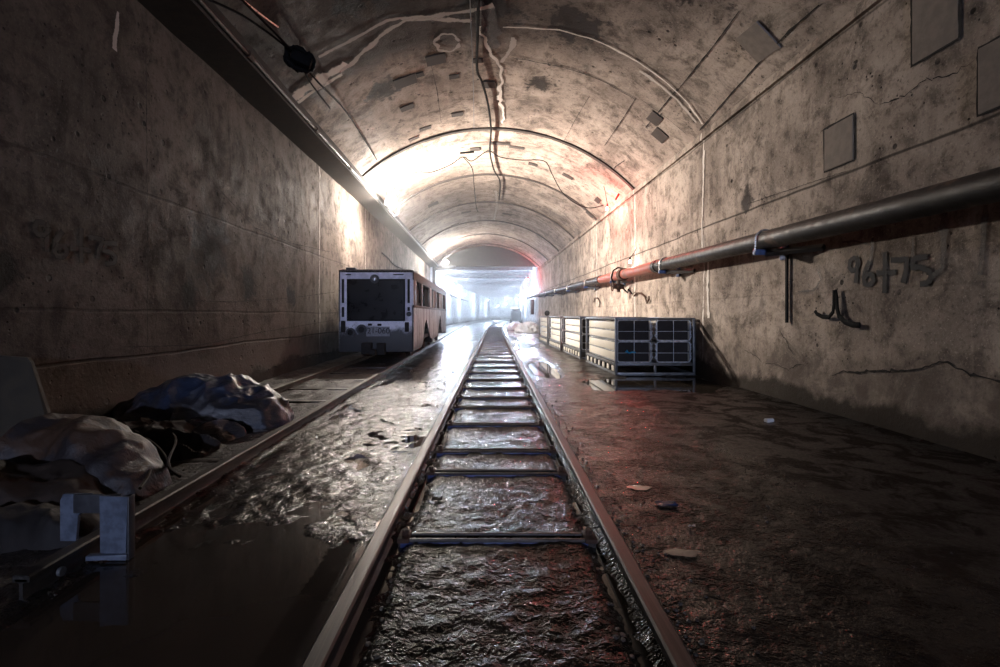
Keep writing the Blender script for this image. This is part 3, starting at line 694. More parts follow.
# swagged string across the vault at the second arch
Y0 = 19.2
def atp(px, py, y=Y0): return Vector(((px - 482) / 500 * y, y, CH + (314.5 - py) / 500 * y))
sw = [atp(405, 177), atp(418, 172), atp(432, 172), atp(450, 165), atp(463, 157), atp(472, 161), atp(488, 151), atp(500, 157), atp(520, 160), atp(544, 161), atp(552, 174), atp(562, 192), atp(575, 203), atp(590, 208), atp(604, 205)]
for q in sw:                                  # keep it just below the concrete
    m_ = arch_z(q.x) - .08
    if q.z > m_: q.z = m_
wire('string_wire', sw, .018, 'black', 'black wire swagged across the vault between the big lamp and the red bulb', 'wire')
wire('drop_wire', [atp(463, 157), atp(472, 168), atp(474, 185), atp(476, 205), atp(478, 212)], .018, 'black', 'black wire dropping from the insulator near the crown', 'wire')
tag(MB().box(atp(467, 152.5) + Vector((0, 0, 0)), (.55, .07, .07), ry=-.1, bev=.01).build('insulator', M['black']), 'black insulator bar on the swagged wire near the crown', 'insulator')
# bundle of cable
c = V(300, 62, .35); t = thing('cable_bundle', 'tangled coil of black cable hung from the vault at upper left', 'cable', c)
for k in range(5):
    n = 18; ax = random.uniform(0, PI); r1 = random.uniform(.18, .30)
    MB().tube([c + Vector((r1 * math.cos(2 * PI * i / n) * math.cos(ax * .3), r1 * math.cos(2 * PI * i / n) * math.sin(ax * .3) + random.uniform(-.04, .04), .20 * math.sin(2 * PI * i / n) + random.uniform(-.04, .04) + .05)) for i in range(n)], .03, 6, True).build('coil', M['black'], t)
mb = MB(); mb.box(c + Vector((.02, 0, .02)), (.4, .3, .22), rz=.4, ry=.3, bev=.06); mb.build('wrapping', M['black'], t)
MB().tube([c + Vector((0, 0, .2)), c + Vector((0, 0, .45))], .012, 6).build('hanger', M['rust'], t)

# ------------------------------------------------------------------ lamps
def bulb_mesh(c, r): return MB().ball(c, r, (1, 1, 1.25), 12)
def lamp(loc, r, mat, label, drop=.5, group=None, cage='galvframe', holder='black', top=None):
    t = thing('hanging_lamp', label, 'lamp', loc, group); c = Vector(loc)
    bulb_mesh(c, r * .78).build('bulb', M[mat], t); light('POINT', c, t, POWER[mat][0], POWER[mat][1], r)
    MB().tube([c + Vector((0, 0, r * 1.15)), c + Vector((0, 0, r * 1.15 + .10))], [r * .5, r * .42], 12).build('socket', M[holder], t)
    top = Vector(top) if top is not None else c + Vector((0, 0, drop))
    MB().tube([c + Vector((0, 0, r * 1.15 + .08)), c.lerp(top, .6) + Vector((.03, .03, .03)), top], .012, 6).build('cord', M[holder], t)
    if cage:
        cg = MB()
        for k in range(4):
            a = PI / 4 * k; pts = []
            for i in range(13):
                q = -PI / 2 + PI * i / 12; R = r * 1.5; pts.append(c + Vector((math.cos(q) * R * math.cos(a), math.cos(q) * R * math.sin(a), math.sin(q) * R * 1.25)))
            cg.tube(pts, .006, 4); pts = [c + Vector((-(p - c).x, -(p - c).y, (p - c).z)) for p in pts]; cg.tube(pts, .006, 4)
        cg.build('wire_guard', M[cage], t)
    return t
LA = (-3.42, 19.2, CH + 4.40)
lp = lamp(LA, .10, 'bulbA', 'dazzling work lamp under the vault, above the boxy rail car', top=(-3.3, 19.3, arch_z(-3.3) - .02))
c = Vector(LA); MB().tube([c + Vector((-.12, -.05, -.1)), c + Vector((-.1, -.05, -.4)), c + Vector((.05, -.05, -.62)), c + Vector((.22, -.05, -.55)), c + Vector((.24, -.05, -.25)), c + Vector((.12, -.05, 0))], .016, 6).build('loose_loop', M['galv'], lp)
fl = thing('added_floodlight', 'black fill lamp added under the vault just behind the dazzling lamp', 'added_floodlight', (-3.75, 19.75, CH + 4.45))  # added fill lamp with its own housing, aimed to steepen the falloff
_f = Vector((-3.75, 19.75, CH + 4.45)); _az = math.atan2(.22, 1.0)
_F = lambda a, b, c: _f + Vector((a * math.cos(_az) - b * math.sin(_az), a * math.sin(_az) + b * math.cos(_az), c))
MB().box(_F(-.01, 0, 0), (.14, .42, .38), rz=_az, ry=.30, bev=.02).build('housing', M['machine'], fl)
MB().box(_F(.085, 0, 0), (.012, .32, .28), rz=_az, ry=.30).build('glass', M['added_flood'], fl, False)
_l = light('AREA', _F(.105, 0, -.03), fl, (1.0, .90, .80), 3100, 0); _l.data.shape = 'RECTANGLE'; _l.data.size = .30; _l.data.size_y = .26
_d = Vector((math.cos(_az) * math.cos(.30), math.sin(_az) * math.cos(.30), -math.sin(.30))); _l.rotation_euler = _d.to_track_quat('-Z', 'Y').to_euler()
for _s in (-1, 1): MB().box(_F(.10, _s * .195, 0), (.12, .02, .38), rz=_az).build('barn_door', M['machine'], fl, False)
MB().tube([_F(-.02, 0, .18), _F(-.02, 0, .4), Vector((-3.78, 19.75, arch_z(-3.78) + .0))], .018, 8).build('bracket', M['rust'], fl)
lamp((-2.87, 41, CH + 4.3), .10, 'bulbB', 'second dazzling work lamp along the left, just before the flat-roofed section', top=(-2.8, 41, arch_z(-2.8) - .02))
LC = (4.86, 19.4, CH + 4.10)
lamp(LC, .085, 'bulbRed', 'glowing red bulb hanging high on the right wall beside the arch joint', cage=None, holder='redplastic', top=(4.75, 19.5, arch_z(4.75) - .01))
tag(MB().box((XR - .22, 19.1, CH + 4.52), (.07, .07, .35), ry=.5, bev=.01).build('red_tag', M['redplastic']), 'short red plastic tag just right of the red bulb', 'tag')
lamp((5.15, 17.4, CH + 1.84), .055, 'bulbSmall', 'small white bulb just above the red length of wall pipe', cage=None, top=(5.36, 17.4, CH + 2.3))
lamp((4.35, 47.2, CH + 3.32), .10, 'bulbSignal', 'red signal lamp at the mouth of the flat-roofed section', cage=None, holder='machine', top=(4.35, 47.4, 6.6))
FL = [(-4.0, 56, 5.2), (-4.1, 68, 5.0), (-4.0, 84, 4.8), (4.75, 54, 4.3), (4.8, 68, 4.0), (4.6, 86, 4.2), (2.6, 100, 4.6), (-1.8, 112, 4.8), (1.5, 128, 4.2), (-1.5, 140, 4.0)]
k1 = k2 = k3 = 0
for (x, y, z) in FL:
    if x < 0: k1 += 1; lab = '%s cool white lamp along the left wall of the far flat-roofed section' % ORD[k1 - 1]
    elif x > 1: k2 += 1; lab = '%s cool white lamp along the right wall of the far flat-roofed section' % ORD[k2 - 1]
    else: k3 += 1; lab = '%s cool white lamp hung over the tracks at the far bend' % ORD[k3 - 1]
    lamp((x + curve_x(y), y, z), .11, 'bulbBlue', lab, group='lamps of the far section', cage=None, top=(x + curve_x(y), y, 6.8))
lamp((1.5, -30, 5.5), .10, 'bulbBack', 'cool lamp in the tunnel behind the viewpoint', cage=None, top=(1.5, -30, arch_z(1.5) - .02))

# ------------------------------------------------------------------ rail car
def car():
    x0, x1 = -4.41, -2.11; y0, y1 = 15.4, 29.2; zt, zb = 2.90, .40
    t = thing('rail_car', 'boxy lilac-fronted rail car with a big dark windscreen on the side track', 'rail car', ((x0 + x1) / 2, y0, 0))
    X = lambda px: (px - 482) / 500 * y0; Z = lambda py: CH + (314.5 - py) / 500 * y0
    wx0, wx1, wz0, wz1 = X(347), X(405), Z(321), Z(279)
    mb = MB(); th = .08; yc = y0 + th / 2
    def rect(a, b, c, d): mb.box(((a + b) / 2, yc, (c + d) / 2), (b - a, th, d - c), bev=.012)
    rect(x0, wx0, wz0 - .02, zt); rect(wx1, x1, wz0 - .02, zt); rect(wx0 - .01, wx1 + .01, wz1, zt); mb.build('front_frame', M['lilac'], t)
    mb = MB(); rect(x0, x1, zb, wz0); fr = mb.build('lower_front_panel', M['front'], t, label='mud-splashed lower panel')
    mb = MB(); mb.box(((wx0 + wx1) / 2, y0 + .06, (wz0 + wz1) / 2), (wx1 - wx0 + .02, .02, wz1 - wz0 + .02)); mb.build('windscreen', M['glass'], t, False)
    mb = MB(); g = .035
    for (a, b, c, d) in ((wx0, wx1, wz1 - g, wz1), (wx0, wx1, wz0, wz0 + g), (wx0, wx0 + g, wz0, wz1), (wx1 - g, wx1, wz0, wz1)): mb.box(((a + b) / 2, y0 - .005, (c + d) / 2), (b - a, .03, d - c))
    mb.build('windscreen_gasket', M['black'], t, False)
    # vertical slots with dark grab rails
    for (px, p0, p1) in ((343, 279, 303), (343, 307, 317), (408.7, 279, 303), (408.7, 307, 311)):
        mb = MB(); mb.box((X(px), y0 - .004, (Z(p0) + Z(p1)) / 2), (.075, .02, Z(p0) - Z(p1)), bev=.008); mb.build('slot', M['inside'], t, label='dark vertical slot in the front frame')
    for px in (348.5, 396, 401): MB().box((X(px), y0 - .01, Z(274.6)), (.16, .03, .03), bev=.005).build('vent', M['inside'], t)
    # headlamp at the top
    hc = Vector((X(375), y0 - .03, Z(279)))
    hl = MB().cyl(hc + Vector((0, .06, 0)), hc + Vector((0, -.06, 0)), .135, 28).build('headlamp', M['machine'], t)
    MB().ball(hc + Vector((0, -.06, 0)), .062, (1, .35, 1), 16).build('lens', M['lens'], hl)
    for (px, py, r) in ((351, 332.5, .14), (362, 329.5, .155)):
        q = Vector((X(px), y0 - .03, Z(py))); o = MB().cyl(q + Vector((0, .04, 0)), q + Vector((0, -.05, 0)), r, 28).build('round_lamp', M['machine'], t)
        MB().cyl(q + Vector((0, -.051, 0)), q + Vector((0, -.06, 0)), r * .62, 24).build('lens', M['glass'], o)
    MB().box((X(343.4), y0 - .03, Z(326.5)), (.14, .07, .36), bev=.03).build('marker_lamp', M['inside'], t)
    for px, py in ((370, 324.6), (379.5, 324.8)): MB().box((X(px), y0 - .01, Z(py)), (.13, .03, .07), bev=.02).build('hole', M['inside'], t)
    MB().box((X(407), y0 - .02, Z(327)), (.13, .05, .30), bev=.02).build('step_pocket', M['inside'], t)
    # small lamp on the right post
    MB().cyl((X(409), y0 - .05, Z(314)), (X(409), y0 + .02, Z(314)), .075, 18).build('side_lamp', M['machine'], t)
    # number
    cu = bpy.data.curves.new('number', 'FONT'); cu.body = '21-060'; cu.size = .25; cu.extrude = .003; cu.align_x = 'CENTER'
    to = bpy.data.objects.new('tmp', cu); COL.objects.link(to); bpy.context.view_layer.update()
    me = bpy.data.meshes.new_from_object(to); bpy.data.objects.remove(to)
    no = bpy.data.objects.new('painted_number', me); me.materials.append(M['inside']); COL.objects.link(no); no.parent = fr
    no.location = Vector((X(378.5), y0 - .013, Z(333.5))) - t.location; no.rotation_euler = (PI / 2, 0, 0); no['label'] = 'black painted number 21-060'
    mb = MB(); mb.box((X(378), y0 - .002, Z(331.5)), (.72, .008, .30), bev=.002); mb.build('number_plate', M['plate'], fr, False)
    # buffer beam, coupler
    mb = MB(); mb.box((X(368), y0 - .10, .52), (.30, .35, .34), bev=.02); mb.box((X(382), y0 - .10, .50), (.24, .3, .36), bev=.02); mb.box((X(375), y0 - .25, .42), (.20, .35, .16), bev=.03); mb.build('coupler', M['inside'], t)
    # roof
    mb = MB(); mb.prism([(x0, zt - .05), (x1, zt - .05), (x1, zt + .01), (x1 - .12, zt + .04), (x0 + .12, zt + .04), (x0, zt + .01)], [(0, y0, 0), (0, y1, 0)]); mb.build('roof', M['sideframe'], t)
    for (bx, by, sx, sy, sz) in ((-4.1, 15.8, .3, .4, .07), (-3.2, 20, .9, 1.4, .12)): MB().box((bx, by, zt + .05 + sz / 2), (sx, sy, sz), bev=.02).build('roof_box', M['machine'], t)
    # right side: skirt with two ragged notches, sill, posts
    sill = 1.78; hd = 2.62
    pr = [(y0, .42), (y0, sill), (y1, sill), (y1, .55), (26.4, .60), (26.0, .75), (25.7, 1.25), (25.2, 1.52), (24.7, 1.2), (24.2, .75), (24.0, .55), (21.6, .50), (20.6, .58), (20.0, .85), (19.5, 1.15), (19.0, 1.36), (18.5, 1.2), (18.2, .85), (17.8, .5), (17.5, .42)]
    for xx, nm in ((x1, 'side_skirt'), (x0 + .04, 'side_skirt')):
        mb = MB(); n = len(pr); mb.v = [(xx, a, b) for a, b in pr] + [(xx - .04, a, b) for a, b in pr]
        mb.f = [tuple(range(n)), tuple(range(n, 2 * n))[::-1]] + [(k, (k + 1) % n, n + (k + 1) % n, n + k) for k in range(n)]; mb.build(nm, M['side'], t, False)
    mb = MB(); mb.box((x1 - .015, (y0 + y1) / 2, sill + .03), (.09, y1 - y0, .08), bev=.01); mb.box((x1 - .015, (y0 + y1) / 2, (hd + zt) / 2 - .02), (.06, y1 - y0, zt - hd - .02), bev=.01); mb.build('window_rail', M['sideframe'], t)
    for (a, b, lab) in ((y0 + .05, 16.0, 0), (17.35, 17.75, 0), (20.15, 20.9, 1), (22.5, 23.1, 0), (25.8, 26.6, 1), (28.2, 29.2, 0)):
        MB().box((x1 - .02, (a + b) / 2, (sill + hd) / 2), (.07, b - a, hd - sill), bev=.01).build('window_post', M['side' if lab else 'sideframe'], t)
    for (a, b) in ((20.9, 21.1), (22.2, 22.5), (23.1, 23.4), (25.3, 25.8)):
        MB().box((x1 - .05, (a + b) / 2, (sill + hd) / 2), (.04, b - a, hd - sill), bev=.005).build('sash', M['white'], t)
    for (a, b) in ((16.0, 17.35), (17.75, 20.15), (21.1, 22.2), (23.4, 25.3), (26.6, 28.2)):
        MB().box((x1 - .3, (a + b) / 2, (sill + hd) / 2), (.01, b - a + .5, hd - sill)).build('pane', M['inside'], t, False)  # dark sheets stand for the shade inside the open windows
    MB().tube([(x1 - .02, 16.7, 2.62), (x1 + .03, 16.7, 2.3), (x1 - .0, 16.9, 1.95)], .03, 6).build('grab_rail', M['inside'], t)
    MB().box((x0 + .02, (y0 + y1) / 2, 2.3), (.04, y1 - y0, 1.15)).build('far_side', M['side'], t, False)
    MB().box(((x0 + x1) / 2, y1 - .03, 1.65), (x1 - x0, .05, 2.4)).build('rear_panel', M['side'], t, False)
    MB().box(((x0 + x1) / 2, (y0 + y1) / 2, .74), (x1 - x0 - .12, y1 - y0 - .2, .14)).build('underframe', M['inside'], t, False)
    for y in (17.2, 21.0, 23.4, 27.4):
        for xx in (-4.0, -2.49):
            mb = MB(); mb.cyl((xx - .06, y, .46), (xx + .06, y, .46), .32, 28); mb.cyl((xx + (.07 if xx < -3.2 else -.07), y, .46), (xx + (.095 if xx < -3.2 else -.095), y, .46), .35, 28); mb.cyl((xx - .1, y, .46), (xx + .1, y, .46), .07, 12); mb.build('wheel', M['rust'], t)
        MB().cyl((-4.0, y, .46), (-2.49, y, .46), .06, 10).build('axle', M['rust'], t)
    mb = MB()
    for (py, h, w) in ((18.6, .16, .36), (20, .3, .9)): pass
    MB().box((-2.35, 22.2, .52), (.3, .9, .35), bev=.02).build('equipment_box', M['inside'], t)
    return t
car()
# cable scribble on the wall behind the car
wire('wall_cable', [wall_l(382, 253, .08), wall_l(388, 258, .08), wall_l(392, 263, .08), wall_l(398, 267, .08), wall_l(406, 270, .08), wall_l(418, 272, .08)], .035, 'black', 'dark cable hanging on the left wall above the rail car roof', 'cable')

# ------------------------------------------------------------------ racks of caged panels
def rack0():
    w, h, L = 2.0, 1.47, 3.55; p = .055
    t = thing('storage_rack', '', 'rack', (0, 0, 0), 'steel racks along the right wall')
    for (x, y) in ((0, 0), (w, 0), (0, L), (w, L)):
        MB().box((x + (p / 2 if x == 0 else -p / 2), y + (p / 2 if y == 0 else -p / 2), h / 2), (p if y else p * 1.1, p * 1.3, h), bev=.005).build('post', M['galvframe'], t)
    for (z, hh, nm) in ((h - .03, .055, 'top_rail'), (.30, .07, 'lower_rail'), (.055, .085, 'bottom_rail')):
        for y in (0.03, L - .03): MB().box((w / 2, y, z), (w - .1, .05, hh), bev=.004).build(nm, M['galvframe'], t)
        for x in (.03, w - .03): MB().box((x, L / 2, z), (.05, L - .1, hh), bev=.004).build(nm, M['galvframe'], t)
    MB().box((w / 2, .03, .18), (.06, .05, .18), bev=.003).build('spacer', M['galvframe'], t)
    for k in range(3): MB().box((w / 2, .5 + k * 1.25, .30), (w - .12, .10, .05), bev=.004).build('cross_member', M['galvframe'], t)
    mb = MB()
    for k in range(7): mb.box((.025, .28 + k * .5, .18), (.035, .22, .13), bev=.004)
    mb.build('side_plates', M['panel'], t)
    return t
def cage0():
    w, h, L = .84, .50, 3.3; r = .06
    t = thing('panel_cage', '', 'cage', (0, 0, 0), 'long panel cages stacked in the racks')
    def rr(y, ins=0.0):
        pts = []
        for (cx, cz, a0) in ((w - r, h - r, 0), (r, h - r, PI / 2), (r, r, PI), (w - r, r, 1.5 * PI)):
            for k in range(4): a = a0 + PI / 2 * k / 3; pts.append((cx + (r - ins) * math.cos(a), y, cz + (r - ins) * math.sin(a)))
        return pts
    for y in (0, L): MB().tube(rr(y), .014, 6, True).build('end_frame', M['cage'], t)
    mb = MB(); mb.tube([(w / 2 - .0, 0, 0), (w / 2, 0, h)], .009, 6); mb.tube([(0, .01, h * .45), (w, .01, h * .45)], .006, 6)
    for k in range(3): mb.tube([(w * (.22 + .28 * k), 0, h), (w * (.22 + .28 * k), -.0, h + .035)], .009, 6)
    for k in range(2): mb.tube([(w * (.2 + .5 * k), 0, 0), (w * (.2 + .5 * k) + .05, -.02, -.05)], .009, 6)
    for s in (0, 1):
        X = w * s; mb.tube([(X, 0, .06), (X + (.05 if s else -.05), 0, .12), (X, 0, .18), (X + (.05 if s else -.05), 0, .24)], .012, 5); mb.tube([(X, 0, .28), (X + (.05 if s else -.05), 0, .34), (X, 0, .40), (X + (.05 if s else -.05), 0, .46)], .012, 5)
    mb.build('end_bars', M['cage'], t)
    MB().box((w * .5, .012, h + .016), (w * .82, .014, .034), bev=.003).build('edge_strip', M['panel'], t)
    for s in (0, 1):
        for (z0, z1) in ((.025, .225), (.265, .475)):
            mb = MB(); mb.box((w * s + (.012 if s == 0 else -.012), L / 2 + .02, (z0 + z1) / 2), (.02, L - .06, z1 - z0), bev=.004)
            mb.build('side_panel', M['panel'], t)
        mb = MB()
        for z in (.005, .245, .495): mb.tube([(w * s, 0.0, z), (w * s, L, z)], .014, 6)
        mb.build('side_rails', M['galvframe'], t)
    MB().box((w / 2, L / 2, h - .012), (w - .06, L - .3, .016)).build('top_panel', M['panel'], t, False)
    MB().box((w / 2, L / 2, .012), (w - .06, L - .1, .016)).build('bottom_panel', M['inside'], t, False)
    MB().box((w / 2, L * .03, h / 2), (w - .05, .01, h - .03)).build('shade_sheet', M['inside'], t, False)  # dark sheet standing for the shade deep inside the cage
    return t
R0 = rack0(); C0 = cage0(); RN = ['nearest rack', 'second rack', 'third rack', 'farthest rack']
for i, y in enumerate((12.5, 17.0, 21.3, 25.6)):
    r = R0 if i == 0 else copy_tree(R0); r.location = (3.33, y, 0.0)
    r['label'] = 'grey steel rack of cream panel cages, ' + RN[i] + ' along the right wall'
    for k, (dx, dz, nm) in enumerate(((.085, .350, 'lower left'), (1.075, .350, 'lower right'), (.085, .895, 'upper left'), (1.075, .895, 'upper right'))):
        if i or k: c = copy_tree(C0)
        else: c = C0
        c.location = (3.33 + dx, y + .10, dz + (0 if dz < .5 else .0)); c['label'] = 'long cage with cream side panels, %s of the %s' % (nm, RN[i])
        c.scale = (1, 1, 1.02)
mb = MB()
mb.tube([(3.60, 12.55, .62), (3.68, 12.50, .585), (3.76, 12.52, .61), (3.84, 12.50, .60)], .018, 6); mb.tube([(3.66, 12.5, .59), (3.62, 12.5, .66)], .014, 6)
tag(mb.build('cyan_tie', M['bluestrap']), 'bright cyan strap tied to the lower left cage of the nearest rack', 'strap')
tag(MB().ball((3.37, 25.9, 1.62), .14, (1, .6, 1), 14).build('reel', M['black']), 'small black reel on top of the farthest rack', 'reel')

# ------------------------------------------------------------------ heaps and tarpaulins on the left
def heap(name, c, rx, ry, h, rot, mat, label, cat, seed, fold=1.0, skew=0.0, power=1.0, n=170):
    bm = bmesh.new(); rings = 64; vs = []
    ca, sa = math.cos(rot), math.sin(rot)
    for i in range(rings + 1):
        t = i / rings; row = []
        for k in range(n):
            a = 2 * PI * k / n; rad = math.sin(t * PI / 2) if i < rings else 1.0
            e = 1 + .10 * math.sin(3 * a + seed) + .07 * math.sin(5 * a + seed * 2) + .06 * noise.noise(Vector((math.cos(a) * 2, math.sin(a) * 2, seed)))
            x = math.cos(a) * rx * rad * e; y = math.sin(a) * ry * rad * e
            z = h * (max(0, 1 - rad ** 2.4)) ** (.62 * power)
            p = Vector((x, y, z))
            wx = .25 * noise.noise(Vector((x * 1.2, y * 1.2, seed))); wy = .25 * noise.noise(Vector((x * 1.2, y * 1.2, seed + 9)))
            rd = 1 - abs(noise.noise(Vector(((x + wx) * 2.2 + seed, (y + wy) * 1.4, z * 1.6)))) * 2.6
            rd2 = 1 - abs(noise.noise(Vector(((x + wy) * 5.2, (y + wx) * 4.1 + seed, z * 4)))) * 2.6
            rd3 = 1 - abs(noise.noise(Vector((x * 11 + wx * 8, y * 9 + seed, z * 9)))) * 2.6
            f = fold * (.085 * (rd - .5) + .020 * (rd2 - .5) + .005 * rd3)
            nrm = Vector((x / rx ** 2, y / ry ** 2, .9 / h)).normalized()
            p = p + nrm * f * (1 if i < rings else .3); p.x += skew * p.z; p.z = max(p.z, .0)
            if i == rings: p.z = -.02
            row.append(Vector((p.x * ca - p.y * sa, p.x * sa + p.y * ca, p.z)) + Vector(c))
        vs.append(row)
    mb = MB(); mb.v = [tuple(v) for r in vs for v in r]
    mb.f = [(i * n + k, i * n + (k + 1) % n, (i + 1) * n + (k + 1) % n, (i + 1) * n + k) for i in range(rings) for k in range(n)]
    o = mb.build(name, M[mat]); return tag(o, label, cat)
heap('tarpaulin_heap', (-3.90, 6.98, .02), 1.16, .80, .66, .18, 'tarp', 'blue-grey tarpaulin thrown over a mound between the side track rails', 'tarpaulin', 2.3, 1.25)
heap('tarpaulin_flap', (-3.55, 6.25, .02), .62, .30, .20, -.25, 'tarp', 'low blue fold of tarpaulin in front of the big mound', 'tarpaulin', 5.1, .8)
heap('brown_tarpaulin_heap', (-3.72, 4.55, .02), .98, .55, .58, -.35, 'tarpbrown', 'brown and blue tarpaulin bulging beside the plates on the rail', 'tarpaulin', 8.7, 1.0, -.12)
heap('brown_sheet_heap', (-3.72, 3.85, .02), .92, .42, .36, .1, 'tarpolive', 'low brown sheet folded in front of the bulging tarpaulin', 'cloth', 11.2, .8)
heap('dark_cloth_heap', (-3.85, 5.75, .02), .95, .55, .24, -.45, 'darkcloth', 'crumpled dark cloth lying between the two tarpaulin mounds', 'cloth', 14.9, 1.6)
heap('rubbish_bag', (-4.12, 5.35, .0), .30, .26, .44, 0, 'darkcloth', 'small crumpled dark bag tucked behind the brown tarpaulin', 'bag', 17.3, 1.0)
heap('dark_sacking', (-3.3, 3.35, .0), .75, .35, .20, .3, 'darkcloth', 'dark sacking on the ground behind the cut rail end', 'cloth', 21.3, 1.2)
# leaning board
Bd = MB(); q = [(-4.98, 4.9, .02), (-4.08, 4.9, .02), (-4.22, 5.1, .40), (-4.52, 5.2, 1.10), (-4.95, 5.25, 1.13), (-5.0, 5.25, 1.13)]
q = [(-5.3 + .32, 4.75, .0), (-4.0, 4.75, .0), (-4.28, 4.95, .52), (-4.60, 5.1, 1.06), (-4.66, 5.12, 1.11), (-4.96, 5.12, 1.13)]
n = len(q); Bd.v = q + [(x, y + .035, z) for x, y, z in q]; Bd.f = [tuple(range(n)), tuple(range(n, 2 * n))[::-1]] + [(k, (k + 1) % n, n + (k + 1) % n, n + k) for k in range(n)]
tag(Bd.build('leaning_board', M['board'], smooth=False), 'weathered board with a slanting edge leaning against the left wall', 'board')
# loose rope loops over the dark cloth
for i, pts in enumerate(([(105, 428), (130, 436), (160, 455), (172, 478)], [(110, 440), (140, 452), (150, 475), (140, 492)], [(150, 430), (175, 445), (168, 470), (180, 480)])):
    P = [ground(a, b, .16) + Vector((0, 0, .12 - .03 * k)) for k, (a, b) in enumerate(pts)]
    wire('loose_cord', P, .013, 'tarpolive', 'brown cord trailing over the crumpled dark cloth, %s from the wall' % ['nearest', 'second', 'farthest'][i], 'cord', group='cords on the dark cloth')
# scuffed plates straddling the rail end
t = thing('rail_stop', 'pair of blue-grey scuffed steel plates straddling the side track rail', 'rail stop', (-2.47, 3.15, 0))
def plate(pts, y, th, name, dy=0.0):
    mb = MB(); n = len(pts); mb.v = [(x, y, z) for x, z in pts] + [(x, y + th, z) for x, z in pts]
    mb.f = [tuple(range(n)), tuple(range(n, 2 * n))[::-1]] + [(k, (k + 1) % n, n + (k + 1) % n, n + k) for k in range(n)]
    return mb.build(name, M['stopper'], t, False)
plate([(-2.405, .02), (-2.36, .0), (-2.245, .0), (-2.235, .40), (-2.41, .405)], 3.15, .02, 'plate')
plate([(-2.70, .10), (-2.60, .10), (-2.585, .26), (-2.50, .40), (-2.68, .40), (-2.70, .36)], 3.20, .02, 'plate')
MB().box((-2.46, 3.20, .34), (.30, .02, .12), bev=.004).build('cross_plate', M['machine'], t)
MB().box((-2.232, 3.18, .20), (.012, .06, .40), bev=.004).build('side_flange', M['machine'], t)
MB().box((-2.35, 3.145, .03), (.24, .05, .03), rz=.1, bev=.004).build('foot', M['stopper'], t)

# ------------------------------------------------------------------ small litter
def bottle(c, rz, label):
    t = thing('plastic_bottle', label, 'bottle', c); mb = MB(); C0_ = Vector(c)
    d = Vector((math.cos(rz), math.sin(rz), 0)); prof = [(-.11, .004), (-.11, .030), (-.02, .031), (.0, .028), (.02, .031), (.05, .031), (.08, .014), (.10, .012)]
    mb.tube([C0_ + d * a for a, r in prof], [r for a, r in prof], 16); mb.build('bottle_body', M['clearpet'], t)
    mb = MB(); mb.tube([C0_ + d * .10, C0_ + d * .115], .015, 12); mb.build('cap', M['white'], t)
bottle(ground(308, 437, .05), .1, 'clear plastic bottle lying in the mud beside the side track rail')
c = ground(770, 421, .05)
mb = MB(); mb.tube([c + Vector((-.06, 0, 0)), c + Vector((.05, .02, .01))], [.036, .028], 16); tag(mb.build('paper_cup', M['white']), 'crushed white cup on the dark silt near the right wall', 'cup')
def scrap(px, py, s, mat, label, name, cat):
    c = ground(px, py, .03); mb = MB(); n = 7; vs = []
    for i in range(n):
        for k in range(n):
            x = (i / (n - 1) - .5) * s * 1.6; y = (k / (n - 1) - .5) * s; z = .02 * noise.noise(Vector((x * 40 + px, y * 40, 0))) + .012
            vs.append(c + Vector((x, y, z)))
    mb.v = [tuple(v) for v in vs] + [tuple(v - Vector((0, 0, .004))) for v in vs]
    mb.f = [(i * n + k, i * n + k + 1, (i + 1) * n + k + 1, (i + 1) * n + k) for i in range(n - 1) for k in range(n - 1)]; mb.f += [tuple(a + n * n for a in f)[::-1] for f in mb.f]
    return tag(mb.build(name, M[mat]), label, cat)
scrap(667, 505, .10, 'bluebit', 'crumpled dark blue plastic scrap right of the centre track', 'plastic_scrap', 'scrap')
scrap(692, 527, .03, 'white', 'tiny white chip near the blue plastic scrap', 'paper_chip', 'chip')
scrap(437, 500, .05, 'darkcloth', 'dark lump of mud-soaked rag between the centre rails', 'rag_lump', 'rag')
c = ground(683, 553, .026); mb = MB(); n = 24
mb.v = [tuple(c + Vector((0, 0, .004)))] + [tuple(c + Vector((math.cos(2 * PI * k / n) * .115 * (1 + .2 * math.sin(3 * 2 * PI * k / n)), math.sin(2 * PI * k / n) * .05 * (1 + .2 * math.sin(4 * 2 * PI * k / n)), .002))) for k in range(n)]
mb.f = [(0, 1 + k, 1 + (k + 1) % n) for k in range(n)]; tag(mb.build('silty_puddle', M['paintpuddle']), 'small pale brown puddle just right of the centre track', 'puddle', kind='stuff')
c = ground(640, 488, .03); mb = MB(); mb.v = [tuple(c + Vector((0, 0, .004)))] + [tuple(c + Vector((math.cos(2 * PI * k / n) * .10 * (1 + .25 * math.sin(3 * 2 * PI * k / n)), math.sin(2 * PI * k / n) * .06, .002))) for k in range(n)]
mb.f = [(0, 1 + k, 1 + (k + 1) % n) for k in range(n)]; tag(mb.build('silty_puddle', M['paintpuddle']), 'pale muddy patch among the red reflections', 'puddle', kind='stuff')
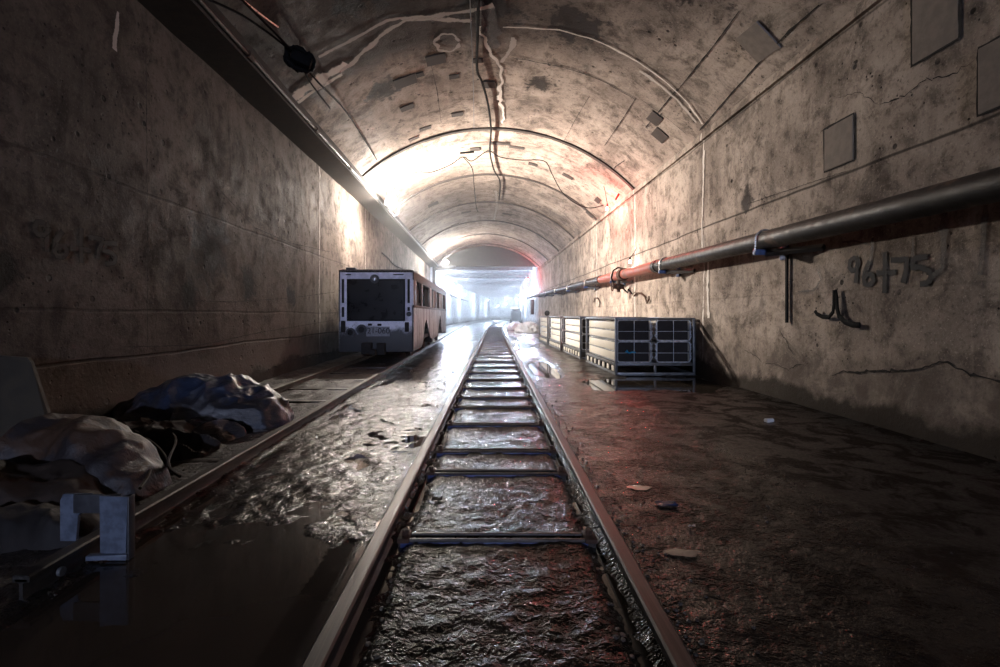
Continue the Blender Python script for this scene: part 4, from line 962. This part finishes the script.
# gravel and clods by the rails
mb = MB()
for i in range(700):
    y = 2.2 * math.exp(random.random() * 2.3); side = random.random()
    if side < .35: x = track_c(y) + .84 + abs(random.gauss(0, .10))
    elif side < .5: x = track_c(y) - .62 + abs(random.gauss(0, .05))
    elif side < .62: x = track_c(y) + .62 - abs(random.gauss(0, .05))
    elif side < .75: x = -2.38 + abs(random.gauss(0, .07))
    elif side < .87: x = random.uniform(-3.9, -2.65)
    else: x = random.uniform(1.0, 3.0)
    r = random.uniform(.004, .014)
    bm = bmesh.new(); bmesh.ops.create_icosphere(bm, subdivisions=1, radius=r)
    for v in bm.verts: v.co = Vector((v.co.x * random.uniform(.7, 1.4), v.co.y * random.uniform(.7, 1.4), v.co.z * random.uniform(.5, .9))) + Vector((x, y, hground(x, y) + r * .3))
    mb.bm(bm)
tag(mb.build('gravel', M['stone'], origin=False), 'muddy gravel and clods scattered along the rails', 'gravel', kind='stuff')

# ------------------------------------------------------------------ far end: sheeting, machine, post
heap('white_sheeting_heap', (4.15, 44, .0), 1.0, 2.6, .80, .1, 'whitetarp', 'pale sheeting heaped by the right wall beyond the racks', 'sheeting', 31.2, 3.0)
heap('white_sheeting_heap', (3.5, 52, .0), .9, 1.6, .65, .1, 'whitetarp', 'bluish white sheeting heaped in the far section beside the dark machine', 'sheeting', 35.2, 3.0)
y = 76; t = thing('work_machine', 'dark boxy machine with a lit lamp bar parked in the far section', 'machine', (4.3 + curve_x(y), y, 0)); c = curve_x(y)
mb = MB(); mb.box((4.35 + c, y, 1.35), (1.5, 2.4, 1.5), bev=.12); mb.box((4.35 + c, y - .9, 2.2), (1.1, .9, .5), bev=.08); mb.build('body', M['machine'], t)
for s in (-1, 1):
    for q in (-.8, .8): MB().cyl((4.35 + c + s * .62, y + q, .4), (4.35 + c + s * .85, y + q, .4), .4, 20).build('wheel', M['black'], t)
MB().box((4.1 + c, y - .95, 2.52), (.9, .12, .12), bev=.02).build('lamp_bar', emit('lamp_bar_glow', (1, .9, .7), 6), t)
tag(MB().box((XR - .5 + curve_x(49), 49.2, 2.3), (.35, .35, 1.5), bev=.03).build('switch_cabinet', M['machine']), 'dark cabinet on the right wall just inside the far section', 'cabinet')
cp = thing('support_column', 'dark steel column with a short head beam on the left of the far opening', 'column', (-4.55, 47.6, 0))
MB().box((-4.55, 47.6, 3.0), (.3, .3, 6.1), bev=.01).build('post', M['machine'], cp); MB().box((-3.6, 47.6, 5.95), (2.2, .3, .3), ry=-.12, bev=.01).build('head_beam', M['machine'], cp)
wire('far_wall_cable', [(XL + .15 + curve_x(y), y, z) for y, z in ((49, 4.6), (56, 4.2), (64, 4.3), (74, 4.2), (86, 4.2), (100, 4.2))], .07, 'black', 'dark cable along the left wall of the far flat-roofed section', 'cable')

hz = N('thin_haze'); hz.t.nodes.remove(hz.b); _v = hz.n('ShaderNodeVolumeScatter', Density=.0035, Anisotropy=.7); hz.put(_v.inputs['Color'], (1, 1, 1)); hz.t.links.new(_v.outputs[0], hz.o.inputs['Volume'])
HP = [(XL - .1, -.2), (XR + .1, -.2), (XR + .1, 8.6), (XL - .1, 8.6)]
mb = MB(); mb.prism(HP, [(curve_x(y), y, 0) for y in (14.0, 40, PORTAL + .45)])
tag(mb.build('haze', hz.m, smooth=False), 'thin damp haze glowing around the work lamps under the vault', 'haze', kind='stuff')
hf = N('far_haze'); hf.t.nodes.remove(hf.b); _v = hf.n('ShaderNodeVolumeScatter', Density=.005, Anisotropy=.6); hf.t.links.new(_v.outputs[0], hf.o.inputs['Volume'])
mb = MB(); mb.prism(HP, [(curve_x(y), y, 0) for y in (PORTAL + .46, 60, 80, 100, 120, 149)])
tag(mb.build('haze', hf.m, smooth=False), 'thicker bluish haze hanging in the far flat-roofed section', 'haze', kind='stuff')

# ------------------------------------------------------------------ camera, world, output look
cam = bpy.data.cameras.new('camera'); cam.sensor_width = 36; cam.lens = 18.0; cam.shift_x = .018; cam.shift_y = -.019; cam.clip_end = 400; cam.clip_start = .05
co = bpy.data.objects.new('camera', cam); COL.objects.link(co); co.location = (0, 0, CH); co.rotation_euler = (PI / 2, 0, 0); S.camera = co
w = bpy.data.worlds.new('world'); S.world = w; w.use_nodes = True; w.node_tree.nodes['Background'].inputs[0].default_value = (.05, .05, .06, 1); w.node_tree.nodes['Background'].inputs[1].default_value = .05
vs_ = S.view_settings; vs_.view_transform = 'Standard'; vs_.look = 'None'; vs_.gamma = 1; vs_.use_curve_mapping = False; vs_.exposure = 0.0
S.display_settings.display_device = 'sRGB'
S.cycles.use_denoising = True; S.cycles.diffuse_bounces = 2; S.cycles.sample_clamp_indirect = 20; S.cycles.caustics_reflective = False; S.cycles.caustics_refractive = False
